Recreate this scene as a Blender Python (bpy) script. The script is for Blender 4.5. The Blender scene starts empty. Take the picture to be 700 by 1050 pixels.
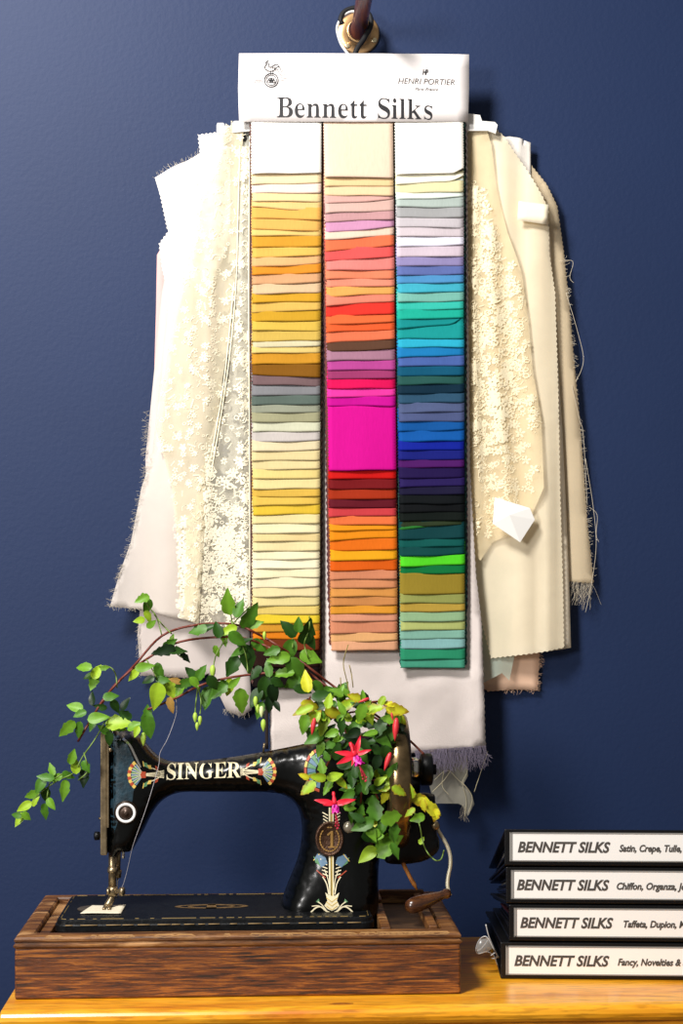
import bpy, bmesh, math, random
import numpy as np
from mathutils import Vector
from mathutils.geometry import delaunay_2d_cdt
random.seed(7); np.random.seed(7)
SC = bpy.context.scene
COL = SC.collection
PI = math.pi

# ------------------------------------------------------------------ camera, world, lights
F = 1600.0; HY = 600.0; CX, CY, CZ = 0.0, -1.965, 1.173
YAW = math.radians(2.8)
FW = (math.sin(YAW), math.cos(YAW)); RT = (math.cos(YAW), -math.sin(YAW))
cam_d = bpy.data.cameras.new('camera'); cam = bpy.data.objects.new('camera', cam_d); COL.objects.link(cam)
cam.location = (CX, CY, CZ); cam.rotation_euler = (PI/2, 0, -YAW)
cam_d.sensor_fit = 'VERTICAL'; cam_d.sensor_height = 36; cam_d.lens = F/1050*36
cam_d.shift_y = (HY-525)/1050; cam_d.clip_start = .05
SC.camera = cam

w = bpy.data.worlds.new('world'); SC.world = w; w.use_nodes = True
bg = w.node_tree.nodes['Background']; bg.inputs[0].default_value = (1.0, .97, .92, 1); bg.inputs[1].default_value = .15
SC.view_settings.view_transform = 'Standard'; SC.view_settings.look = 'None'
SC.view_settings.exposure = 0.26; SC.view_settings.gamma = 1.0; SC.view_settings.use_curve_mapping = False

def area(name, loc, target, size, power, col):
    l = bpy.data.lights.new(name, 'AREA'); l.shape = 'DISK'; l.size = size; l.energy = power; l.color = col
    o = bpy.data.objects.new(name, l); COL.objects.link(o); o.location = loc
    d = Vector(target)-Vector(loc); o.rotation_euler = d.to_track_quat('-Z', 'Y').to_euler()
    return o
area('ceiling_lamp_light', (-.62, -1.15, 2.45), (-.05, 0, 1.40), .40, 37, (1.0, .965, .93))
area('window_light', (-1.55, -2.5, 1.75), (0, -.2, 1.0), .6, 38, (1.0, .97, .94))

def P(px, py, Y):
    """world point on the plane y=Y seen at photo pixel px,py"""
    a = (px-350)/F; b = (HY-py)/F
    dx = FW[0]+RT[0]*a; dy = FW[1]+RT[1]*a
    t = (Y-CY)/dy
    return (CX+dx*t, Y, CZ+b*t)
def S(Y): return (Y-CY)/F          # metres per pixel at plane Y (about)

# ------------------------------------------------------------------ materials
def lin(h, k=1.0):
    h = h.lstrip('#'); c = [int(h[i:i+2], 16)/255 for i in (0, 2, 4)]
    return tuple(min(1, (x/12.92 if x <= .04045 else ((x+.055)/1.055)**2.4)*k) for x in c)+(1,)
MC = {}
def mat(name, hexc, rough=.6, metal=0, k=1.0, noise=0, nscale=60, bump=0, bscale=200, spec=.5, coat=0, sheen=0, trans=0, alpha=1, alpha_noise=0, stretch=(1, 1, 1)):
    if name in MC: return MC[name]
    m = bpy.data.materials.new(name); m.use_nodes = True; nt = m.node_tree; b = nt.nodes['Principled BSDF']
    c = lin(hexc, k)
    b.inputs['Base Color'].default_value = c; b.inputs['Roughness'].default_value = rough; b.inputs['Metallic'].default_value = metal
    b.inputs['Specular IOR Level'].default_value = spec; b.inputs['Coat Weight'].default_value = coat; b.inputs['Coat Roughness'].default_value = .15
    b.inputs['Sheen Weight'].default_value = sheen
    tc = nt.nodes.new('ShaderNodeTexCoord'); mp = nt.nodes.new('ShaderNodeMapping'); mp.inputs['Scale'].default_value = stretch
    nt.links.new(tc.outputs['Object'], mp.inputs[0])
    if noise:
        n = nt.nodes.new('ShaderNodeTexNoise'); n.inputs['Scale'].default_value = nscale; n.inputs['Detail'].default_value = 6
        r = nt.nodes.new('ShaderNodeValToRGB'); r.color_ramp.elements[0].position = .3; r.color_ramp.elements[1].position = .7
        r.color_ramp.elements[0].color = tuple(x*(1-noise) for x in c[:3])+(1,); r.color_ramp.elements[1].color = tuple(min(1, x*(1+noise)) for x in c[:3])+(1,)
        nt.links.new(mp.outputs[0], n.inputs[0]); nt.links.new(n.outputs[0], r.inputs[0]); nt.links.new(r.outputs[0], b.inputs['Base Color'])
    if bump:
        n2 = nt.nodes.new('ShaderNodeTexNoise'); n2.inputs['Scale'].default_value = bscale; n2.inputs['Detail'].default_value = 4
        bp = nt.nodes.new('ShaderNodeBump'); bp.inputs['Strength'].default_value = bump; bp.inputs['Distance'].default_value = .002
        nt.links.new(mp.outputs[0], n2.inputs[0]); nt.links.new(n2.outputs[0], bp.inputs['Height']); nt.links.new(bp.outputs[0], b.inputs['Normal'])
    if trans or alpha < 1:
        out = nt.nodes['Material Output']; sh = b.outputs[0]
        if trans:
            t = nt.nodes.new('ShaderNodeBsdfTranslucent'); t.inputs[0].default_value = c
            mx = nt.nodes.new('ShaderNodeMixShader'); mx.inputs[0].default_value = trans
            nt.links.new(sh, mx.inputs[1]); nt.links.new(t.outputs[0], mx.inputs[2]); sh = mx.outputs[0]
        if alpha < 1:
            tr = nt.nodes.new('ShaderNodeBsdfTransparent'); mx = nt.nodes.new('ShaderNodeMixShader'); mx.inputs[0].default_value = alpha
            nt.links.new(tr.outputs[0], mx.inputs[1]); nt.links.new(sh, mx.inputs[2]); sh = mx.outputs[0]
            if alpha_noise:
                n3 = nt.nodes.new('ShaderNodeTexNoise'); n3.inputs['Scale'].default_value = 14; n3.inputs['Detail'].default_value = 5
                mr = nt.nodes.new('ShaderNodeMapRange'); mr.inputs[1].default_value = .3; mr.inputs[2].default_value = .7
                mr.inputs[3].default_value = max(0, alpha-alpha_noise); mr.inputs[4].default_value = min(1, alpha+alpha_noise)
                nt.links.new(mp.outputs[0], n3.inputs[0]); nt.links.new(n3.outputs[0], mr.inputs[0]); nt.links.new(mr.outputs[0], mx.inputs[0])
        nt.links.new(sh, out.inputs[0])
    MC[name] = m; return m

def wood(name, dark, mid, light, scale=(1.2, 14, 14), rough=.45, coat=.2, wear=0, bump=.15, fine=1.0, lo=.32, hi=.72):
    m = bpy.data.materials.new(name); m.use_nodes = True; nt = m.node_tree; b = nt.nodes['Principled BSDF']
    N = nt.nodes.new; L = nt.links.new
    tc = N('ShaderNodeTexCoord'); mp = N('ShaderNodeMapping'); mp.inputs['Scale'].default_value = scale; L(tc.outputs['Object'], mp.inputs[0])
    n = N('ShaderNodeTexNoise'); n.inputs['Scale'].default_value = 6*fine; n.inputs['Detail'].default_value = 10; n.inputs['Roughness'].default_value = .65; n.inputs['Distortion'].default_value = .6
    r = N('ShaderNodeValToRGB'); e = r.color_ramp.elements
    e[0].position = lo; e[0].color = lin(dark); e[1].position = hi; e[1].color = lin(light); x = e.new(.5); x.color = lin(mid)
    L(mp.outputs[0], n.inputs[0]); L(n.outputs[0], r.inputs[0]); colour = r.outputs[0]
    # fine pores
    mp2 = N('ShaderNodeMapping'); mp2.inputs['Scale'].default_value = (scale[0]*6, scale[1]*6, scale[2]*6); L(tc.outputs['Object'], mp2.inputs[0])
    n2 = N('ShaderNodeTexNoise'); n2.inputs['Scale'].default_value = 8*fine; n2.inputs['Detail'].default_value = 3; L(mp2.outputs[0], n2.inputs[0])
    r2 = N('ShaderNodeValToRGB'); r2.color_ramp.elements[0].position = .38; r2.color_ramp.elements[0].color = (.45, .4, .36, 1); r2.color_ramp.elements[1].position = .5; r2.color_ramp.elements[1].color = (1, 1, 1, 1)
    L(n2.outputs[0], r2.inputs[0]); mx = N('ShaderNodeMixRGB'); mx.blend_type = 'MULTIPLY'; mx.inputs[0].default_value = .55
    L(colour, mx.inputs[1]); L(r2.outputs[0], mx.inputs[2]); colour = mx.outputs[0]
    if wear:
        n3 = N('ShaderNodeTexNoise'); n3.inputs['Scale'].default_value = 38; n3.inputs['Detail'].default_value = 8; mp3 = N('ShaderNodeMapping'); mp3.inputs['Scale'].default_value = (.35, 1, 2)
        L(tc.outputs['Object'], mp3.inputs[0]); L(mp3.outputs[0], n3.inputs[0])
        r3 = N('ShaderNodeValToRGB'); r3.color_ramp.elements[0].position = .56; r3.color_ramp.elements[0].color = (0, 0, 0, 1); r3.color_ramp.elements[1].position = .66; r3.color_ramp.elements[1].color = (wear,)*3+(1,)
        L(n3.outputs[0], r3.inputs[0]); m3 = N('ShaderNodeMixRGB'); L(r3.outputs[0], m3.inputs[0]); L(colour, m3.inputs[1]); m3.inputs[2].default_value = lin('#B88A58'); colour = m3.outputs[0]
    L(colour, b.inputs['Base Color']); b.inputs['Roughness'].default_value = rough; b.inputs['Coat Weight'].default_value = coat; b.inputs['Coat Roughness'].default_value = .25
    bp = N('ShaderNodeBump'); bp.inputs['Strength'].default_value = bump; bp.inputs['Distance'].default_value = .001; L(n2.outputs[0], bp.inputs['Height']); L(bp.outputs[0], b.inputs['Normal'])
    return m

# ------------------------------------------------------------------ object helpers
LOC = {}
def thing(name, label, cat, loc, group=None):
    o = bpy.data.objects.new(name, None); COL.objects.link(o); o.location = loc; LOC[o.name] = Vector(loc)
    o.empty_display_size = .02
    o['label'] = label; o['category'] = cat
    if group: o['group'] = group
    return o
def obj(name, vf, m, parent=None, smooth=True, loc=None, colors=None, uv=None):
    """link one mesh object built from world-space verts and faces"""
    v, f = vf
    if parent is not None: L0 = LOC[parent.name]
    elif loc is not None: L0 = Vector(loc)
    else:
        a = np.array(v); L0 = Vector(((a[:, 0].min()+a[:, 0].max())/2, (a[:, 1].min()+a[:, 1].max())/2, a[:, 2].min()))
    me = bpy.data.meshes.new(name)
    me.from_pydata([(p[0]-L0.x, p[1]-L0.y, p[2]-L0.z) for p in v], [], f)
    if isinstance(m, (list, tuple)):
        for mm in m: me.materials.append(mm)
    else: me.materials.append(m)
    if smooth: me.polygons.foreach_set('use_smooth', [True]*len(me.polygons))
    if colors is not None:
        ca = me.color_attributes.new('tint', 'FLOAT_COLOR', 'POINT'); ca.data.foreach_set('color', np.array(colors, dtype=np.float32).ravel())
    me.update()
    o = bpy.data.objects.new(name, me); COL.objects.link(o)
    if parent is not None: o.parent = parent; LOC[o.name] = L0
    else: o.location = L0; LOC[o.name] = L0
    return o
def tag(o, label, cat, group=None, kind=None):
    o['label'] = label; o['category'] = cat
    if group: o['group'] = group
    if kind: o['kind'] = kind
    return o
def smod(o, t=.0005, off=0):
    m = o.modifiers.new('solid', 'SOLIDIFY'); m.thickness = t; m.offset = off; return o
def bev(o, w=.001, n=2, ang=35):
    m = o.modifiers.new('bevel', 'BEVEL'); m.width = w; m.segments = n; m.limit_method = 'ANGLE'; m.angle_limit = math.radians(ang)
    for p in o.data.polygons: p.use_smooth = False
    return o

class MB:
    def __init__(s): s.v = []; s.f = []
    def add(s, v, f):
        n = len(s.v); s.v += [tuple(p) for p in v]; s.f += [tuple(i+n for i in q) for q in f]; return s
    def box(s, x0, x1, y0, y1, z0, z1):
        return s.add([(x0, y0, z0), (x1, y0, z0), (x1, y1, z0), (x0, y1, z0), (x0, y0, z1), (x1, y0, z1), (x1, y1, z1), (x0, y1, z1)],
                     [(0, 3, 2, 1), (4, 5, 6, 7), (0, 1, 5, 4), (1, 2, 6, 5), (2, 3, 7, 6), (3, 0, 4, 7)])
    def tube(s, pts, r, n=8, cap=True):
        pts = [Vector(p) for p in pts]; m = len(pts)
        rs = r if isinstance(r, (list, tuple)) else [r]*m
        up = Vector((0, 0, 1)); base = len(s.v); prev = None
        for i, p in enumerate(pts):
            t = (pts[min(i+1, m-1)]-pts[max(i-1, 0)])
            if t.length < 1e-9: t = Vector((0, 0, 1))
            t.normalize()
            if prev is None:
                a = t.cross(Vector((0, 1, 0)) if abs(t.y) < .9 else Vector((1, 0, 0))); a.normalize()
            else:
                a = prev-t*prev.dot(t)
                if a.length < 1e-6: a = t.orthogonal()
                a.normalize()
            prev = a; b = t.cross(a)
            for k in range(n):
                q = 2*PI*k/n; s.v.append(tuple(p+(a*math.cos(q)+b*math.sin(q))*rs[i]))
        for i in range(m-1):
            for k in range(n):
                k2 = (k+1) % n; s.f.append((base+i*n+k, base+i*n+k2, base+(i+1)*n+k2, base+(i+1)*n+k))
        if cap:
            s.f.append(tuple(base+k for k in range(n))[::-1]); s.f.append(tuple(base+(m-1)*n+k for k in range(n)))
        return s
    def lathe(s, org, axis, prof, n=32, close=False):
        """prof: list of (distance along axis, radius)"""
        org = Vector(org); ax = Vector(axis).normalized(); a = ax.orthogonal().normalized(); b = ax.cross(a); base = len(s.v); m = len(prof)
        for d, r in prof:
            for k in range(n):
                q = 2*PI*k/n; s.v.append(tuple(org+ax*d+(a*math.cos(q)+b*math.sin(q))*max(r, 1e-5)))
        for i in range(m if close else m-1):
            j = (i+1) % m
            for k in range(n):
                k2 = (k+1) % n; s.f.append((base+i*n+k, base+i*n+k2, base+j*n+k2, base+j*n+k))
        if not close:
            s.f.append(tuple(base+k for k in range(n))[::-1]); s.f.append(tuple(base+(m-1)*n+k for k in range(n)))
        return s
    @property
    def vf(s): return s.v, s.f

def catmull(pts, n=6, closed=False):
    out = []; m = len(pts); D = len(pts[0])
    for i in range(m if closed else m-1):
        p = [pts[(i+j) % m] if closed else pts[min(max(i+j, 0), m-1)] for j in (-1, 0, 1, 2)]
        for k in range(n):
            t = k/n
            out.append(tuple(.5*(2*p[1][d]+(-p[0][d]+p[2][d])*t+(2*p[0][d]-5*p[1][d]+4*p[2][d]-p[3][d])*t*t+(-p[0][d]+3*p[1][d]-3*p[2][d]+p[3][d])*t**3) for d in range(D)))
    if not closed: out.append(tuple(pts[-1]))
    return out
def resample(poly, step, closed=True):
    out = []; m = len(poly)
    for i in range(m if closed else m-1):
        a = poly[i]; b = poly[(i+1) % m]; L = math.dist(a, b); k = max(1, int(round(L/step)))
        for j in range(k): out.append((a[0]+(b[0]-a[0])*j/k, a[1]+(b[1]-a[1])*j/k))
    if not closed: out.append(tuple(poly[-1]))
    return out
def pink(poly, step, amp, jitter=0):
    """zigzag an outline (pinking shears); positive area orientation not needed"""
    r = resample(poly, step); m = len(r); out = []
    for i in range(m):
        a = r[i-1]; b = r[(i+1) % m]; dx, dy = b[0]-a[0], b[1]-a[1]; L = math.hypot(dx, dy) or 1
        q = amp*(1 if i % 2 else -1)*.5+random.uniform(-jitter, jitter)
        out.append((r[i][0]-dy/L*q, r[i][1]+dx/L*q))
    return out
def inside(pts, poly):
    x = pts[:, 0]; y = pts[:, 1]; c = np.zeros(len(pts), bool); m = len(poly)
    for i in range(m):
        x1, y1 = poly[i]; x2, y2 = poly[(i+1) % m]
        if y1 == y2: continue
        h = ((y1 > y) != (y2 > y)) & (x < (x2-x1)*(y-y1)/(y2-y1)+x1); c ^= h
    return c
def bdist(pts, poly):
    d = np.full(len(pts), 1e9); m = len(poly)
    for i in range(m):
        a = np.array(poly[i]); b = np.array(poly[(i+1) % m]); ab = b-a; L = (ab**2).sum()
        if L < 1e-12: continue
        t = np.clip(((pts-a)@ab)/L, 0, 1); q = a+t[:, None]*ab
        d = np.minimum(d, np.hypot(*(pts-q).T))
    return d
def fillgrid(poly, h):
    """triangulated 2-D fill; returns 2-D points, faces, distance to the edge"""
    A = np.array(poly); x0, y0 = A.min(0); x1, y1 = A.max(0)
    gx, gy = np.meshgrid(np.arange(x0+h/2, x1, h), np.arange(y0+h/2, y1, h)); g = np.stack([gx.ravel(), gy.ravel()], 1)
    g = g+np.random.uniform(-.08, .08, g.shape)*h
    g = g[inside(g, poly)]
    if len(g): g = g[bdist(g, poly) > .45*h]
    v = [Vector(p) for p in poly]+[Vector(p) for p in g]; n = len(poly)
    r = delaunay_2d_cdt(v, [], [list(range(n))], 1, 1e-6)
    pts = np.array([tuple(p) for p in r[0]]); faces = [tuple(f) for f in r[2]]
    return pts, faces, bdist(pts, poly)

# hash-ish smooth noise for folds
def sn(x, y, s=1.0, seed=0):
    return (math.sin(x*s*1.0+seed*1.7+1.3*math.sin(y*s*.7+seed))+math.sin(y*s*1.3+seed*2.1+1.1*math.sin(x*s*.9-seed))+.6*math.sin((x+y)*s*1.9+seed*.7))/2.6

def sheet(name, pxpoly, Y, fold, m, parent=None, h=6, smooth=True, pinked=None, solid=.0004, curve=0):
    """a cloth: outline given in photo pixels hanging on plane Y, fold(px,py) = how far it stands out toward the room, metres"""
    poly = [tuple(p) for p in pxpoly]
    if curve: poly = catmull(poly, curve, True)
    if pinked: poly = pink(poly, pinked[0], pinked[1], pinked[2] if len(pinked) > 2 else 0)
    else: poly = resample(poly, h)
    pts, faces, d = fillgrid(poly, h)
    v = []
    for p in pts:
        off = fold(p[0], p[1]); q = P(p[0], p[1], Y); v.append((q[0], q[1]-off, q[2]))
    faces = [f[::-1] for f in faces]
    o = obj(name, (v, faces), m, parent, smooth)
    if solid: smod(o, solid)
    return o

def inflate(name, wpoly, Yc, Tf, Rf, m, parent=None, h=.003, smooth_it=3):
    """closed solid from a world x-z outline, rounded toward its edge: depth T, rounding radius R"""
    pts, faces, d = fillgrid(resample(wpoly, h*1.0), h)
    t = np.array([Tf(p[0], p[1])*math.sqrt(max(0, 1-(1-min(dd/Rf(p[0], p[1]), 1))**2)) for p, dd in zip(pts, d)])
    bnd = d < 1e-6
    nb = [set() for _ in pts]
    for f in faces:
        for i in range(len(f)): nb[f[i]].add(f[i-1]); nb[f[i-1]].add(f[i])
    for _ in range(smooth_it):
        t2 = t.copy()
        for i in range(len(t)):
            if not bnd[i] and d[i] > h*1.2 and nb[i]: t2[i] = .5*t[i]+.5*np.mean([t[j] for j in nb[i]])
        t = t2
    t[bnd] = 0
    n = len(pts); v = [(p[0], Yc-tt, p[1]) for p, tt in zip(pts, t)]
    idx = {}; 
    for i in range(n):
        if bnd[i]: idx[i] = i
        else: idx[i] = len(v); v.append((pts[i][0], Yc+t[i], pts[i][1]))
    fs = [f[::-1] for f in faces]+[tuple(idx[i] for i in f) for f in faces]
    o = obj(name, (v, fs), m, parent)
    def front(x, z):
        k = np.argmin((pts[:, 0]-x)**2+(pts[:, 1]-z)**2)
        dd = (pts[:, 0]-x)**2+(pts[:, 1]-z)**2; ks = np.argsort(dd)[:4]; wgt = 1/(dd[ks]+1e-7); return Yc-float((t[ks]*wgt).sum()/wgt.sum())
    return o, front

def ring_pts(cx, cz, r, n=20, a0=0, a1=2*PI, ry=None):
    ry = ry or r
    return [(cx+r*math.cos(a0+(a1-a0)*i/n), cz+ry*math.sin(a0+(a1-a0)*i/n)) for i in range(n+1)]
def ribbon(mb, pts2, w, yf, taper=False):
    """flat stroke in the x-z plane on surface y=yf(x,z)"""
    n = len(pts2); b = len(mb.v)
    for i, p in enumerate(pts2):
        a = pts2[max(i-1, 0)]; c = pts2[min(i+1, n-1)]; dx, dz = c[0]-a[0], c[1]-a[1]; L = math.hypot(dx, dz) or 1
        ww = (w[i] if isinstance(w, (list, tuple)) else w)*.5*((1-i/(n-1)*.8) if taper else 1)
        for s in (1, -1):
            x = p[0]-dz/L*ww*s; z = p[1]+dx/L*ww*s; mb.v.append((x, yf(x, z), z))
    for i in range(n-1): mb.f.append((b+2*i, b+2*i+1, b+2*i+3, b+2*i+2))
def blob(mb, pts2, yf):
    b = len(mb.v); cx = sum(p[0] for p in pts2)/len(pts2); cz = sum(p[1] for p in pts2)/len(pts2)
    mb.v.append((cx, yf(cx, cz), cz))
    for p in pts2: mb.v.append((p[0], yf(*p), p[1]))
    n = len(pts2)
    for i in range(n): mb.f.append((b, b+1+i, b+1+(i+1) % n))

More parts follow.
